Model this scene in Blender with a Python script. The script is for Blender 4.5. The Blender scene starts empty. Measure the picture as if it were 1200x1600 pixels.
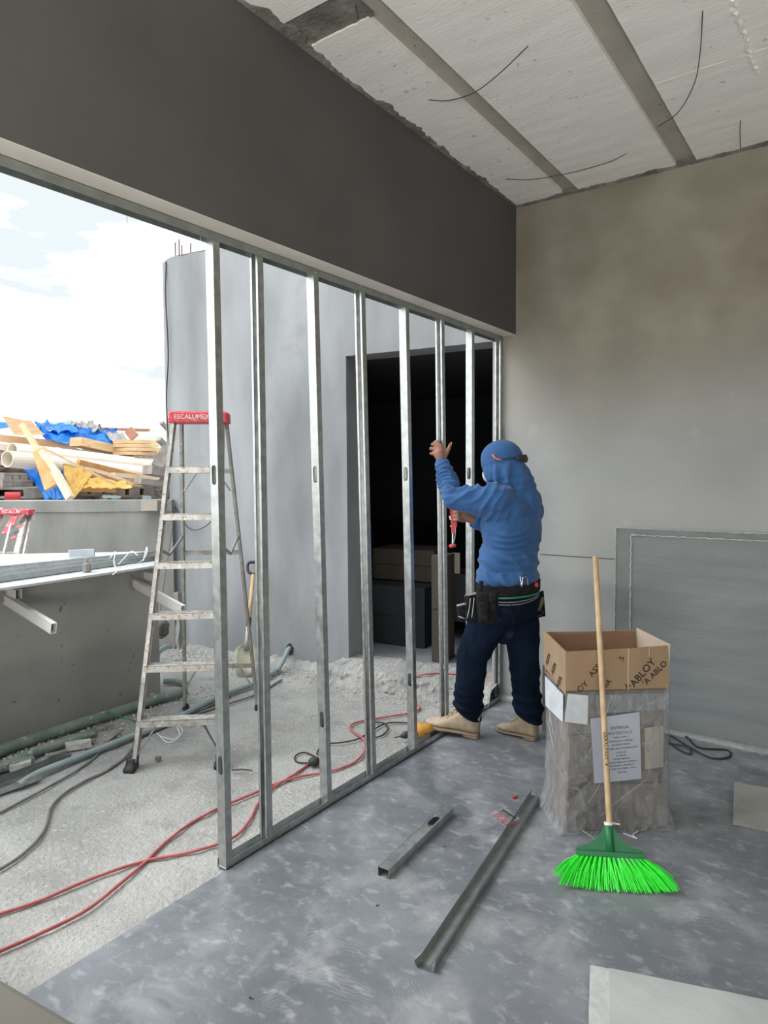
import bpy, bmesh, math, random
import numpy as np
from mathutils import Vector, Matrix, Euler, noise as mnoise
random.seed(7)
SC = bpy.context.scene
COL = SC.collection

# ------------------------------------------------------------------ camera
CR = Vector((0.81359, 0.5814, -0.00662)).normalized()
CW = Vector((-0.58081, 0.81214, -0.05559)).normalized()
CU = CR.cross(CW).normalized()
CP = Vector((2.0029, -4.1673, 1.5362))
FPX = 1063.35
cd = bpy.data.cameras.new('camera')
cam = bpy.data.objects.new('camera', cd)
COL.objects.link(cam)
mw = Matrix((CR, CU, -CW)).transposed().to_4x4()
mw.translation = CP
cam.matrix_world = mw
cd.sensor_fit = 'VERTICAL'
cd.sensor_height = 36.0
cd.lens = FPX / 1600 * 36
cd.clip_start = 0.02
cd.clip_end = 3000
SC.camera = cam

def ray(x, y): return CW + CR * ((x - 600) / FPX) - CU * ((y - 800) / FPX)
def onax(x, y, ax, v):
    d = ray(x, y)
    return CP + d * ((v - CP[ax]) / d[ax])
def PZ(x, y, z=0.0): return onax(x, y, 2, z)      # photo point on a level plane
def PX(x, y, v=0.0): return onax(x, y, 0, v)
def PY(x, y, v=0.0): return onax(x, y, 1, v)
def PD(x, y, d): return CP + ray(x, y) * d        # photo point at a distance

# ------------------------------------------------------------------ view + world
SC.view_settings.view_transform = 'Standard'
SC.view_settings.look = 'None'
SC.view_settings.gamma = 1
SC.view_settings.exposure = 0.62
SC.view_settings.use_curve_mapping = False

W = bpy.data.worlds.new('overcast_sky')
SC.world = W
W.use_nodes = True
nt = W.node_tree
nt.nodes.clear()
wo = nt.nodes.new('ShaderNodeOutputWorld')
bg = nt.nodes.new('ShaderNodeBackground')
tc = nt.nodes.new('ShaderNodeTexCoord')
mp = nt.nodes.new('ShaderNodeMapping')
mp.inputs['Scale'].default_value = (1.4, 1.4, 4.5)
mp.inputs['Location'].default_value = (5.4, 2.3, 1.9)
ns = nt.nodes.new('ShaderNodeTexNoise')
ns.inputs['Scale'].default_value = 1.9
ns.inputs['Detail'].default_value = 5
cr = nt.nodes.new('ShaderNodeValToRGB')
cr.color_ramp.elements[0].position = 0.40
cr.color_ramp.elements[0].color = (0.305, 0.333, 0.345, 1)
cr.color_ramp.elements[1].position = 0.53
cr.color_ramp.elements[1].color = (0.90, 0.96, 1.0, 1)
nt.links.new(tc.outputs['Generated'], mp.inputs['Vector'])
nt.links.new(mp.outputs['Vector'], ns.inputs['Vector'])
nt.links.new(ns.outputs['Fac'], cr.inputs['Fac'])
nt.links.new(cr.outputs['Color'], bg.inputs['Color'])
bg.inputs['Strength'].default_value = 1.85
nt.links.new(bg.outputs['Background'], wo.inputs['Surface'])

sd = bpy.data.lights.new('hazy_sun', 'SUN')
sd.energy = 1.5
sd.angle = math.radians(42)
sd.color = (1.0, 0.97, 0.92)
so = bpy.data.objects.new('hazy_sun', sd)
COL.objects.link(so)
# added upward fill lamps by the unseen rear and right openings, brightening the ceiling
for nm, loc, rot, sx, sy, en in (('ceiling_fill_rear', (2.7, -6.9, .6), (math.radians(90 + 74), 0, 0), 2.3, .8, 150),
                                 ('ceiling_fill_right', (4.1, -6.1, .6), (math.radians(90 + 74), 0, math.radians(90)), 1.7, .8, 60)):
    al = bpy.data.lights.new(nm, 'AREA'); al.shape = 'RECTANGLE'; al.size = sx; al.size_y = sy; al.energy = en; al.color = (1.0, 0.93, 0.82); al.spread = math.radians(180)
    ao = bpy.data.objects.new(nm, al); COL.objects.link(ao); ao.location = loc; ao.rotation_euler = rot
so.rotation_euler = Euler((math.radians(44), 0, math.radians(-52)), 'XYZ')

# ------------------------------------------------------------------ materials
def srgb(r, g, b):
    f = lambda c: (c / 255 / 12.92) if c / 255 <= 0.04045 else ((c / 255 + 0.055) / 1.055) ** 2.4
    return (f(r), f(g), f(b))

def mat(name, c1, c2=None, rough=0.7, metal=0.0, scale=4.0, lo=0.35, hi=0.65, stretch=(1, 1, 1), detail=4,
        bump=0.0, bscale=80.0, bdist=0.01, alpha=1.0, trans=0.0, spec=None, sheen=0.0, spots=None, rvar=0.0, distort=0.0):
    m = bpy.data.materials.new(name)
    m.use_nodes = True
    t = m.node_tree
    b = t.nodes['Principled BSDF']
    b.inputs['Roughness'].default_value = rough
    b.inputs['Metallic'].default_value = metal
    if spec is not None: b.inputs['Specular IOR Level'].default_value = spec
    if alpha < 1: b.inputs['Alpha'].default_value = alpha
    if trans: b.inputs['Transmission Weight'].default_value = trans
    if sheen: b.inputs['Sheen Weight'].default_value = sheen
    co = t.nodes.new('ShaderNodeTexCoord')
    mp = t.nodes.new('ShaderNodeMapping')
    mp.inputs['Scale'].default_value = stretch
    t.links.new(co.outputs['Object'], mp.inputs['Vector'])
    if c2 is None: c2 = tuple(min(1, v * 1.12) for v in c1)
    n = t.nodes.new('ShaderNodeTexNoise')
    n.inputs['Scale'].default_value = scale
    n.inputs['Detail'].default_value = detail
    n.inputs['Distortion'].default_value = distort
    t.links.new(mp.outputs['Vector'], n.inputs['Vector'])
    r = t.nodes.new('ShaderNodeValToRGB')
    r.color_ramp.elements[0].position = lo
    r.color_ramp.elements[1].position = hi
    r.color_ramp.elements[0].color = (*c1, 1)
    r.color_ramp.elements[1].color = (*c2, 1)
    t.links.new(n.outputs['Fac'], r.inputs['Fac'])
    out = r.outputs['Color']
    if spots:
        for (sc, l, h, colr) in spots:
            n2 = t.nodes.new('ShaderNodeTexNoise')
            n2.inputs['Scale'].default_value = sc
            n2.inputs['Detail'].default_value = 5
            t.links.new(co.outputs['Object'], n2.inputs['Vector'])
            r2 = t.nodes.new('ShaderNodeValToRGB')
            r2.color_ramp.elements[0].position = l
            r2.color_ramp.elements[1].position = h
            r2.color_ramp.elements[0].color = (0, 0, 0, 1)
            r2.color_ramp.elements[1].color = (1, 1, 1, 1)
            t.links.new(n2.outputs['Fac'], r2.inputs['Fac'])
            mx = t.nodes.new('ShaderNodeMix')
            mx.data_type = 'RGBA'
            t.links.new(r2.outputs['Color'], mx.inputs['Factor'])
            t.links.new(out, mx.inputs['A'])
            mx.inputs['B'].default_value = (*colr, 1)
            out = mx.outputs['Result']
    t.links.new(out, b.inputs['Base Color'])
    if rvar:
        mr = t.nodes.new('ShaderNodeMapRange')
        mr.inputs['To Min'].default_value = rough - rvar
        mr.inputs['To Max'].default_value = rough + rvar
        t.links.new(n.outputs['Fac'], mr.inputs['Value'])
        t.links.new(mr.outputs['Result'], b.inputs['Roughness'])
    if bump:
        nb = t.nodes.new('ShaderNodeTexNoise')
        nb.inputs['Scale'].default_value = bscale
        nb.inputs['Detail'].default_value = 5
        t.links.new(mp.outputs['Vector'], nb.inputs['Vector'])
        bp = t.nodes.new('ShaderNodeBump')
        bp.inputs['Strength'].default_value = bump
        bp.inputs['Distance'].default_value = bdist
        t.links.new(nb.outputs['Fac'], bp.inputs['Height'])
        t.links.new(bp.outputs['Normal'], b.inputs['Normal'])
    return m

g = lambda v: (v, v, v)
MT = {}
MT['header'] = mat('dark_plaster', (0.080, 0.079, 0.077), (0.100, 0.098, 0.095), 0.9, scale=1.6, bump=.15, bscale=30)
MT['wallb'] = mat('skim_plaster', (0.33, 0.345, 0.35), (0.42, 0.43, 0.43), 0.85, scale=1.3, detail=8, lo=.3, hi=.7, bump=.12, bscale=14,
                  stretch=(1, 1, 1.5), spots=[(7, .62, .9, (0.50, 0.50, 0.49))])
def stain_shade_top(m):
    """brownish plaster tint plus painted-in shade on the upper wall, with a cloudy edge"""
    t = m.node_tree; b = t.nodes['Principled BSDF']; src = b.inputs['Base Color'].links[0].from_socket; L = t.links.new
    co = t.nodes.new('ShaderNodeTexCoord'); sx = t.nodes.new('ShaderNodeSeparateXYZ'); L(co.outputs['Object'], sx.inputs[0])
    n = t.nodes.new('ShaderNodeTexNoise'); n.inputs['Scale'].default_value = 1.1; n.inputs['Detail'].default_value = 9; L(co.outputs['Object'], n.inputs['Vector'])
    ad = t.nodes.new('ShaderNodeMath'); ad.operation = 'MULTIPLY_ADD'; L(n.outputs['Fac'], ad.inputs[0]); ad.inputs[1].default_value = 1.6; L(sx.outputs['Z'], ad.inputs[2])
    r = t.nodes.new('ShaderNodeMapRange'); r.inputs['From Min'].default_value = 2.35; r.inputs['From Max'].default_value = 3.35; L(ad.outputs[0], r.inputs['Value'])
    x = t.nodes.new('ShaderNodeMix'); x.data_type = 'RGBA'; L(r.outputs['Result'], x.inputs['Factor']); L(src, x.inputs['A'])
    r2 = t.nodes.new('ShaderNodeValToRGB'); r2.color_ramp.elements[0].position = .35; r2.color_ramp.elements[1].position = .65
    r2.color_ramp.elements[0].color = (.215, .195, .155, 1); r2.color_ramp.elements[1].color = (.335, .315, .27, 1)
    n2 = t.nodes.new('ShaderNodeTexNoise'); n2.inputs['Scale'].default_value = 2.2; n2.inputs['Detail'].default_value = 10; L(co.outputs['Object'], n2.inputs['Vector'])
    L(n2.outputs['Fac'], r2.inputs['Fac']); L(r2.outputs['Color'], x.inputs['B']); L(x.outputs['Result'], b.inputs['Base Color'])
stain_shade_top(MT['wallb'])  # own brown tint, darkened upward to paint in the header's shade
MT['soffit'] = mat('soffit_skim', (0.66, 0.63, 0.58), (0.74, 0.71, 0.66), 0.9)
MT['ceil'] = mat('foam_panel', (0.88, 0.88, 0.86), (0.96, 0.96, 0.94), 0.9, scale=3, stretch=(1, 5, 1), detail=8, bump=.35, bscale=26, bdist=.006,
                 spots=[(26, .66, .74, (0.6, 0.6, 0.58))])
MT['joist'] = mat('concrete_joist', (0.36, 0.345, 0.31), (0.43, 0.41, 0.37), 0.9, scale=6, bump=.4, bscale=90, bdist=.003,
                  spots=[(38, .68, .72, (0.16, 0.15, 0.13))])
MT['mortar'] = mat('mortar', (0.13, 0.13, 0.115), (0.25, 0.245, 0.225), 0.95, scale=9, bump=.8, bscale=50, bdist=.01)
MT['rough'] = mat('rough_concrete', (0.30, 0.30, 0.29), (0.42, 0.418, 0.405), 0.95, scale=2.2, detail=12, bump=.8, bscale=60, bdist=.014,
                  spots=[(95, .57, .80, (0.22, 0.218, 0.21)), (40, .56, .76, (0.48, 0.48, 0.47)), (7, .54, .8, (0.25, 0.25, 0.245)), (1.1, .55, .8, (0.47, 0.475, 0.47))])
MT['tower'] = mat('grey_plaster', (0.205, 0.212, 0.222), (0.345, 0.357, 0.375), 0.85, scale=2.4, stretch=(1, 1, .30), detail=12, lo=.32, hi=.66,
                  bump=.15, bscale=12, spots=[(3.5, .6, .85, (0.24, 0.235, 0.22))])
MT['parapet'] = mat('cast_concrete', (0.27, 0.268, 0.25), (0.36, 0.358, 0.34), 0.9, scale=2.2, detail=8, bump=.35, bscale=40, bdist=.006,
                    spots=[(22, .68, .73, (0.14, 0.14, 0.135))])
MT['parapet2'] = mat('weathered_concrete', (0.23, 0.225, 0.21), (0.34, 0.335, 0.315), 0.9, scale=3, detail=9, stretch=(1, 1, .5), bump=.3, bscale=30)
MT['ledge'] = mat('ledge_plaster', (0.135, 0.128, 0.112), (0.155, 0.148, 0.13), 0.9, scale=3)
MT['galv'] = mat('galvanised_steel', (0.43, 0.45, 0.45), (0.58, 0.60, 0.60), 0.36, 0.9, scale=26, detail=3, rvar=.12, bump=.08, bscale=120, bdist=.002)
MT['galvdark'] = mat('galvanised_dull', (0.36, 0.39, 0.38), (0.46, 0.49, 0.48), 0.42, 0.85, scale=20, stretch=(1, 1, 1), rvar=.1)
MT['alu'] = mat('worn_aluminium', (0.45, 0.43, 0.40), (0.66, 0.65, 0.63), 0.5, 0.55, scale=18, detail=6,
                spots=[(45, .57, .64, (0.42, 0.34, 0.27)), (30, .62, .68, (0.75, 0.74, 0.72))])
MT['alurail'] = mat('dusty_aluminium', (0.30, 0.28, 0.25), (0.46, 0.44, 0.41), 0.6, 0.4, scale=14, detail=6, spots=[(60, .6, .66, (0.6, 0.58, 0.55))])
MT['red'] = mat('red_plastic', (0.62, 0.05, 0.08), (0.70, 0.07, 0.10), 0.5, scale=20, spots=[(40, .58, .66, (0.50, 0.40, 0.34))])
MT['redclean'] = mat('red_enamel', (0.50, 0.03, 0.035), (0.6, 0.04, 0.05), 0.35)
MT['whitetext'] = mat('white_print', (0.75, 0.7, 0.66), rough=.7)
MT['black'] = mat('black_rubber', (0.022, 0.022, 0.024), (0.04, 0.04, 0.042), 0.6)
MT['blackfab'] = mat('black_webbing', (0.010, 0.010, 0.012), (0.022, 0.022, 0.025), 0.85, spec=.15, scale=40, bump=.3, bscale=200, bdist=.002)
MT['shirt'] = mat('blue_jersey', (0.036, 0.105, 0.27), (0.050, 0.135, 0.33), 0.9, spec=.15, scale=6, bump=.12, bscale=260, bdist=.001, sheen=.15)
MT['jeans'] = mat('navy_denim', (0.004, 0.009, 0.022), (0.008, 0.017, 0.036), 0.9, spec=.1, scale=5, bump=.15, bscale=300, bdist=.001,
                  spots=[(9, .64, .86, (0.05, 0.065, 0.085))])
MT['skin'] = mat('skin', (0.26, 0.125, 0.085), (0.33, 0.17, 0.115), 0.6, scale=30, bump=.2, bscale=180, bdist=.0015)
MT['nail'] = mat('fingernail', (0.45, 0.28, 0.22), rough=.4)
MT['suede'] = mat('tan_suede', (0.38, 0.30, 0.205), (0.50, 0.41, 0.30), 0.95, scale=22, bump=.3, bscale=160, bdist=.002)
MT['sole'] = mat('tan_sole', (0.28, 0.21, 0.15), (0.34, 0.26, 0.19), 0.9)
MT['lace'] = mat('lace', (0.42, 0.38, 0.22), rough=.8)
MT['card'] = mat('cardboard', (0.31, 0.21, 0.13), (0.36, 0.25, 0.155), 0.9, scale=10, stretch=(1, 1, .2), bump=.1, bscale=90, bdist=.002)
MT['cardin'] = mat('cardboard_inside', (0.30, 0.18, 0.12), (0.34, 0.21, 0.14), 0.9, scale=10)
MT['cardpale'] = mat('cardboard_pale', (0.52, 0.42, 0.34), (0.58, 0.47, 0.38), 0.9, scale=10)
MT['ink'] = mat('black_ink', (0.015, 0.014, 0.014), rough=.7)
MT['greyink'] = mat('grey_ink', (0.07, 0.075, 0.095), rough=.7)
MT['paper'] = mat('white_paper', (0.43, 0.455, 0.54), (0.48, 0.51, 0.59), 0.7)
MT['foam'] = mat('white_foam_wrap', (0.55, 0.58, 0.63), (0.66, 0.69, 0.74), 0.6, scale=14, bump=.3, bscale=40)
MT['beige'] = mat('beige_paper', (0.40, 0.36, 0.31), rough=.8)
MT['wood'] = mat('broom_wood', (0.45, 0.31, 0.17), (0.58, 0.43, 0.26), 0.5, scale=8, stretch=(6, 6, .6))
MT['green'] = mat('dark_green_plastic', (0.012, 0.15, 0.055), (0.018, 0.19, 0.075), 0.4)
MT['bristle'] = mat('neon_green_bristle', (0.012, 0.78, 0.022), (0.03, 0.92, 0.04), 0.5, scale=60, sheen=.2)
MT['bristlepale'] = mat('pale_green_bristle', (0.35, 0.62, 0.36), rough=.5)
MT['board'] = mat('cement_board', (0.40, 0.425, 0.43), (0.48, 0.505, 0.51), 0.9, scale=5, detail=8, bump=.25, bscale=70, bdist=.003)
MT['boardedge'] = mat('cement_board_edge', (0.46, 0.475, 0.48), (0.54, 0.555, 0.56), 0.9, scale=30, bump=.4, bscale=60, bdist=.006)
MT['boardmid'] = mat('cement_board_dusty', (0.27, 0.275, 0.265), (0.34, 0.345, 0.335), 0.9, scale=6, detail=8, bump=.25, bscale=60, bdist=.003)
MT['boarddark'] = mat('cement_board_streaked', (0.215, 0.24, 0.25), (0.275, 0.30, 0.31), 0.9, scale=2.6, detail=9, stretch=(.4, 1, 4), bump=.15, bscale=30,
                      spots=[(2.0, .5, .8, (0.24, 0.26, 0.25))])
MT['boarddark2'] = mat('cement_board_grey', (0.21, 0.23, 0.225), (0.25, 0.27, 0.265), 0.9, scale=6, detail=7)
MT['redcord'] = mat('red_cord', (0.42, 0.085, 0.09), (0.55, 0.16, 0.16), 0.5, scale=12)
MT['greycord'] = mat('dusty_grey_cord', (0.13, 0.13, 0.125), (0.22, 0.22, 0.21), 0.7, scale=10)
MT['greenpipe'] = mat('dusty_green_pipe', (0.11, 0.19, 0.15), (0.25, 0.275, 0.245), 0.7, scale=7, spots=[(20, .6, .7, (0.4, 0.4, 0.37))])
MT['bluepipe'] = mat('pale_blue_conduit', (0.20, 0.29, 0.31), (0.33, 0.38, 0.385), 0.6, scale=5)
MT['whitesteel'] = mat('white_painted_steel', (0.62, 0.60, 0.55), (0.74, 0.73, 0.72), 0.5, scale=5)
MT['rustin'] = mat('rusty_inside', (0.05, 0.03, 0.028), rough=.9)
MT['strap'] = mat('white_strap', (0.75, 0.76, 0.76), rough=.5)
MT['yellow'] = mat('yellow_tool_plastic', (0.62, 0.30, 0.05), rough=.45)
MT['orange'] = mat('orange_plastic', (0.75, 0.15, 0.05), rough=.4)
MT['olive'] = mat('olive_handle', (0.12, 0.115, 0.03), rough=.5)
MT['chrome'] = mat('bright_steel', (0.6, 0.6, 0.6), rough=.25, metal=1)
MT['wire'] = mat('rusty_wire', (0.07, 0.06, 0.055), rough=.7)
MT['rust'] = mat('rebar', (0.20, 0.12, 0.13), rough=.8)
MT['pvc'] = mat('cream_pvc', (0.78, 0.70, 0.58), (0.84, 0.77, 0.66), 0.4, scale=2)
MT['pine'] = mat('pine', (0.58, 0.38, 0.20), (0.72, 0.50, 0.30), 0.8, scale=6, stretch=(1, 1, 5))
MT['pinepale'] = mat('pale_pine', (0.70, 0.55, 0.38), (0.80, 0.66, 0.48), 0.8, scale=5)
MT['pineorange'] = mat('orange_pine', (0.60, 0.30, 0.11), (0.72, 0.40, 0.18), 0.8, scale=7)
MT['greywood'] = mat('weathered_grey_wood', (0.22, 0.19, 0.17), (0.34, 0.31, 0.285), 0.9, scale=8)
MT['redwood'] = mat('reddish_board', (0.42, 0.19, 0.13), (0.5, 0.25, 0.18), 0.8)
MT['bluetarp'] = mat('blue_tarp', (0.005, 0.20, 0.72), (0.03, 0.36, 0.90), 0.38, scale=5)
MT['greytarp'] = mat('grey_tarp', (0.50, 0.47, 0.45), (0.62, 0.60, 0.58), 0.55, scale=8)
MT['yellowtarp'] = mat('yellow_tarp', (0.80, 0.50, 0.10), (0.90, 0.64, 0.20), 0.6, scale=5)
MT['hill'] = mat('hazy_hill_forest', (0.27, 0.40, 0.24), (0.40, 0.51, 0.35), 0.95, scale=.12, detail=9, bump=.5, bscale=.5, bdist=1)  # forest green lightened, distance haze painted into the colour
MT['tree'] = mat('far_tree', (0.36, 0.47, 0.40), (0.45, 0.55, 0.47), 0.95, scale=.5)
MT['housew'] = mat('house_gable', (0.22, 0.22, 0.20), rough=.9)
MT['houser'] = mat('metal_roof', (0.45, 0.52, 0.60), rough=.6)
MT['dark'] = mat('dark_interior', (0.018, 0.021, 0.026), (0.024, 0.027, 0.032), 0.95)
MT['insidefloor'] = mat('interior_floor', (0.20, 0.21, 0.225), (0.25, 0.26, 0.275), 0.9)
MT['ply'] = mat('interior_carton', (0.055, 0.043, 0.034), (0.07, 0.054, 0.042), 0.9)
MT['sand'] = mat('distant_ground', (0.48, 0.41, 0.28), (0.56, 0.49, 0.36), 0.95, scale=.2)
MT['slab2'] = mat('neighbour_roof', (0.42, 0.41, 0.39), rough=.9)
MT['glovedust'] = mat('work_knee', (0.10, 0.12, 0.14), rough=.9)
MT['mask'] = mat('white_mask', (0.7, 0.73, 0.76), rough=.8)
MT['debris'] = mat('rubble', (0.42, 0.41, 0.39), (0.58, 0.57, 0.55), 0.95, scale=20)
MT['leafgreen'] = mat('green_tie', (0.02, 0.22, 0.11), rough=.5)
MT['sack'] = mat('dirty_sack', (0.10, 0.095, 0.09), (0.25, 0.24, 0.225), 0.9, scale=40)

# screed floor: blue-grey cement with pale swirls and dusty boot prints
def screed():
    m = bpy.data.materials.new('smooth_screed'); m.use_nodes = True
    t = m.node_tree; b = t.nodes['Principled BSDF']
    L = t.links.new
    co = t.nodes.new('ShaderNodeTexCoord')
    def noise(sc, det=6, dist=0.0, st=(1, 1, 1)):
        mp = t.nodes.new('ShaderNodeMapping'); mp.inputs['Scale'].default_value = st
        L(co.outputs['Object'], mp.inputs['Vector'])
        n = t.nodes.new('ShaderNodeTexNoise'); n.inputs['Scale'].default_value = sc
        n.inputs['Detail'].default_value = det; n.inputs['Roughness'].default_value = .62; n.inputs['Distortion'].default_value = dist
        L(mp.outputs['Vector'], n.inputs['Vector']); return n.outputs['Fac']
    def ramp(src, a, c, ca=(0, 0, 0), cb=(1, 1, 1)):
        r = t.nodes.new('ShaderNodeValToRGB')
        r.color_ramp.elements[0].position = a; r.color_ramp.elements[1].position = c
        r.color_ramp.elements[0].color = (*ca, 1); r.color_ramp.elements[1].color = (*cb, 1)
        L(src, r.inputs['Fac']); return r.outputs['Color']
    def mul(a, c):
        x = t.nodes.new('ShaderNodeMath'); x.operation = 'MULTIPLY'; L(a, x.inputs[0])
        if isinstance(c, float): x.inputs[1].default_value = c
        else: L(c, x.inputs[1])
        return x.outputs[0]
    def mix(f, a, colr):
        x = t.nodes.new('ShaderNodeMix'); x.data_type = 'RGBA'; L(f, x.inputs['Factor']); L(a, x.inputs['A'])
        x.inputs['B'].default_value = (*colr, 1); return x.outputs['Result']
    base = ramp(noise(1.1, 8), .35, .68, (0.108, 0.120, 0.142), (0.205, 0.222, 0.25))
    base = mix(mul(ramp(noise(4, 12, .5), .50, .66), 0.55), base, (0.37, 0.385, 0.405))
    base = mix(mul(ramp(noise(2.4, 12, .3, (1, 1.6, 1)), .48, .70), 0.35), base, (0.36, 0.375, 0.40))
    # tread marks: fine bars inside soft shoe-sized patches
    for k, (rot, sc, off) in enumerate(((0.4, 62, 0.0), (1.35, 55, 3.3), (2.2, 70, 7.1))):
        mp = t.nodes.new('ShaderNodeMapping'); mp.inputs['Rotation'].default_value = (0, 0, rot)
        mp.inputs['Location'].default_value = (off, off * .7, 0)
        L(co.outputs['Object'], mp.inputs['Vector'])
        wv = t.nodes.new('ShaderNodeTexWave'); wv.inputs['Scale'].default_value = sc / 2.6
        wv.inputs['Distortion'].default_value = 7; wv.inputs['Detail'].default_value = 2; wv.inputs['Detail Scale'].default_value = 1.2
        L(mp.outputs['Vector'], wv.inputs['Vector'])
        vo = t.nodes.new('ShaderNodeTexVoronoi'); vo.inputs['Scale'].default_value = 3.6
        mp2 = t.nodes.new('ShaderNodeMapping'); mp2.inputs['Rotation'].default_value = (0, 0, rot); mp2.inputs['Scale'].default_value = (1, 1.9, 1)
        mp2.inputs['Location'].default_value = (off, off, 0)
        L(co.outputs['Object'], mp2.inputs['Vector']); L(mp2.outputs['Vector'], vo.inputs['Vector'])
        inv = t.nodes.new('ShaderNodeMath'); inv.operation = 'SUBTRACT'; inv.inputs[0].default_value = 1.0; L(vo.outputs['Distance'], inv.inputs[1])
        patch = ramp(inv.outputs[0], .60, .72)
        f = mul(mul(ramp(wv.outputs['Fac'], .5, .72), patch), ramp(noise(1.7 + k * .3, 3, 0), .46, .58))
        base = mix(mul(f, 0.11), base, (0.60, 0.62, 0.64))
    # scratches
    base = mix(mul(ramp(noise(14, 10, .3, (1, 1.5, 1)), .54, .72), 0.38), base, (0.62, 0.64, 0.66))
    base = mix(mul(ramp(noise(48, 2), .71, .74), 0.6), base, (0.12, 0.125, 0.13))
    L(base, b.inputs['Base Color'])
    rr = t.nodes.new('ShaderNodeMapRange'); rr.inputs['To Min'].default_value = .24; rr.inputs['To Max'].default_value = .62
    L(noise(2.5, 7), rr.inputs['Value']); L(rr.outputs['Result'], b.inputs['Roughness'])
    b.inputs['Specular IOR Level'].default_value = .6
    bp = t.nodes.new('ShaderNodeBump'); bp.inputs['Strength'].default_value = .12; bp.inputs['Distance'].default_value = .004
    L(noise(16, 6), bp.inputs['Height']); L(bp.outputs['Normal'], b.inputs['Normal'])
    return m
MT['screed'] = screed()

# clear plastic film: real thin film, partly see-through
def film():
    m = bpy.data.materials.new('clear_film'); m.use_nodes = True
    t = m.node_tree; t.nodes.clear(); L = t.links.new
    o = t.nodes.new('ShaderNodeOutputMaterial')
    tr = t.nodes.new('ShaderNodeBsdfTransparent'); tr.inputs['Color'].default_value = (.93, .95, .96, 1)
    pr = t.nodes.new('ShaderNodeBsdfPrincipled'); pr.inputs['Base Color'].default_value = (.50, .52, .55, 1); pr.inputs['Roughness'].default_value = .16
    co = t.nodes.new('ShaderNodeTexCoord')
    mp = t.nodes.new('ShaderNodeMapping'); mp.inputs['Scale'].default_value = (1, 1, .6); mp.inputs['Rotation'].default_value = (.4, .7, .2)
    n = t.nodes.new('ShaderNodeTexNoise'); n.inputs['Scale'].default_value = 34; n.inputs['Detail'].default_value = 12; n.inputs['Distortion'].default_value = .6
    L(co.outputs['Object'], mp.inputs['Vector']); L(mp.outputs['Vector'], n.inputs['Vector'])
    bp = t.nodes.new('ShaderNodeBump'); bp.inputs['Strength'].default_value = .8; bp.inputs['Distance'].default_value = .012
    L(n.outputs['Fac'], bp.inputs['Height']); L(bp.outputs['Normal'], pr.inputs['Normal'])
    r = t.nodes.new('ShaderNodeMapRange'); r.inputs['From Min'].default_value = .35; r.inputs['From Max'].default_value = .68
    r.inputs['To Min'].default_value = .20; r.inputs['To Max'].default_value = .50
    L(n.outputs['Fac'], r.inputs['Value'])
    mx = t.nodes.new('ShaderNodeMixShader'); L(r.outputs['Result'], mx.inputs[0]); L(tr.outputs[0], mx.inputs[1]); L(pr.outputs[0], mx.inputs[2])
    L(mx.outputs[0], o.inputs['Surface'])
    return m
MT['film'] = film()

# ------------------------------------------------------------------ object helpers
LOC = {}
def tag(o, label=None, cat=None, group=None, kind=None):
    if label: o['label'] = label
    if cat: o['category'] = cat
    if group: o['group'] = group
    if kind: o['kind'] = kind
    return o
def thing(name, loc, label, cat, group=None):
    o = bpy.data.objects.new(name, None); COL.objects.link(o)
    o.location = loc; o.empty_display_size = .05
    LOC[o] = Vector(loc)
    return tag(o, label, cat, group)
def O(name, bm, m, parent=None, label=None, cat=None, group=None, kind=None, smooth=False, origin=None):
    """links a bmesh (world coordinates) as one mesh object"""
    me = bm if isinstance(bm, bpy.types.Mesh) else None
    if me is None:
        me = bpy.data.meshes.new(name); bmesh.ops.recalc_face_normals(bm, faces=bm.faces)
        bm.to_mesh(me); bm.free()
    ms = m if isinstance(m, (list, tuple)) else [m]
    if len(me.materials) == 0:
        for q in ms: me.materials.append(MT[q] if isinstance(q, str) else q)
    if smooth:
        for p in me.polygons: p.use_smooth = True
    o = bpy.data.objects.new(name, me); COL.objects.link(o)
    base = LOC.get(parent, Vector((0, 0, 0)))
    if parent is None and kind is None and origin is None:
        c = [v.co for v in me.vertices]
        origin = Vector((sum(v.x for v in c) / len(c), sum(v.y for v in c) / len(c), min(v.z for v in c)))
    org = Vector(origin) if origin is not None else base
    if org.length: me.transform(Matrix.Translation(-org))
    o.location = org - base if parent else org
    LOC[o] = org
    if parent: o.parent = parent
    return tag(o, label, cat, group, kind)
def structure(name, bm, m, parent=None, label=None, smooth=False):
    return O(name, bm, m, parent, label=label, kind='structure', smooth=smooth)

def box(bm, lo, hi, M=None, mi=0, bev=0):
    x0, y0, z0 = lo; x1, y1, z1 = hi
    vs = [bm.verts.new(v) for v in ((x0, y0, z0), (x1, y0, z0), (x1, y1, z0), (x0, y1, z0), (x0, y0, z1), (x1, y0, z1), (x1, y1, z1), (x0, y1, z1))]
    if M is not None:
        for v in vs: v.co = M @ v.co
    fs = []
    for f in ((0, 3, 2, 1), (4, 5, 6, 7), (0, 1, 5, 4), (1, 2, 6, 5), (2, 3, 7, 6), (3, 0, 4, 7)):
        q = bm.faces.new([vs[i] for i in f]); q.material_index = mi; fs.append(q)
    if bev:
        es = list({e for f in fs for e in f.edges})
        bmesh.ops.bevel(bm, geom=es, offset=bev, segments=2, affect='EDGES', profile=.6)
    return vs
def BX(lo, hi, M=None, bev=0):
    bm = bmesh.new(); box(bm, lo, hi, M, bev=bev); return bm
def frame(p, x, y=None, z=None):
    """matrix with origin p and x axis along x, z near z"""
    x = Vector(x).normalized(); z = Vector(z if z is not None else (0, 0, 1))
    y = z.cross(x)
    if y.length < 1e-5: y = Vector((0, 1, 0)).cross(x)
    y.normalize(); z = x.cross(y)
    M = Matrix((x, y, z)).transposed().to_4x4(); M.translation = Vector(p); return M
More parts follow.
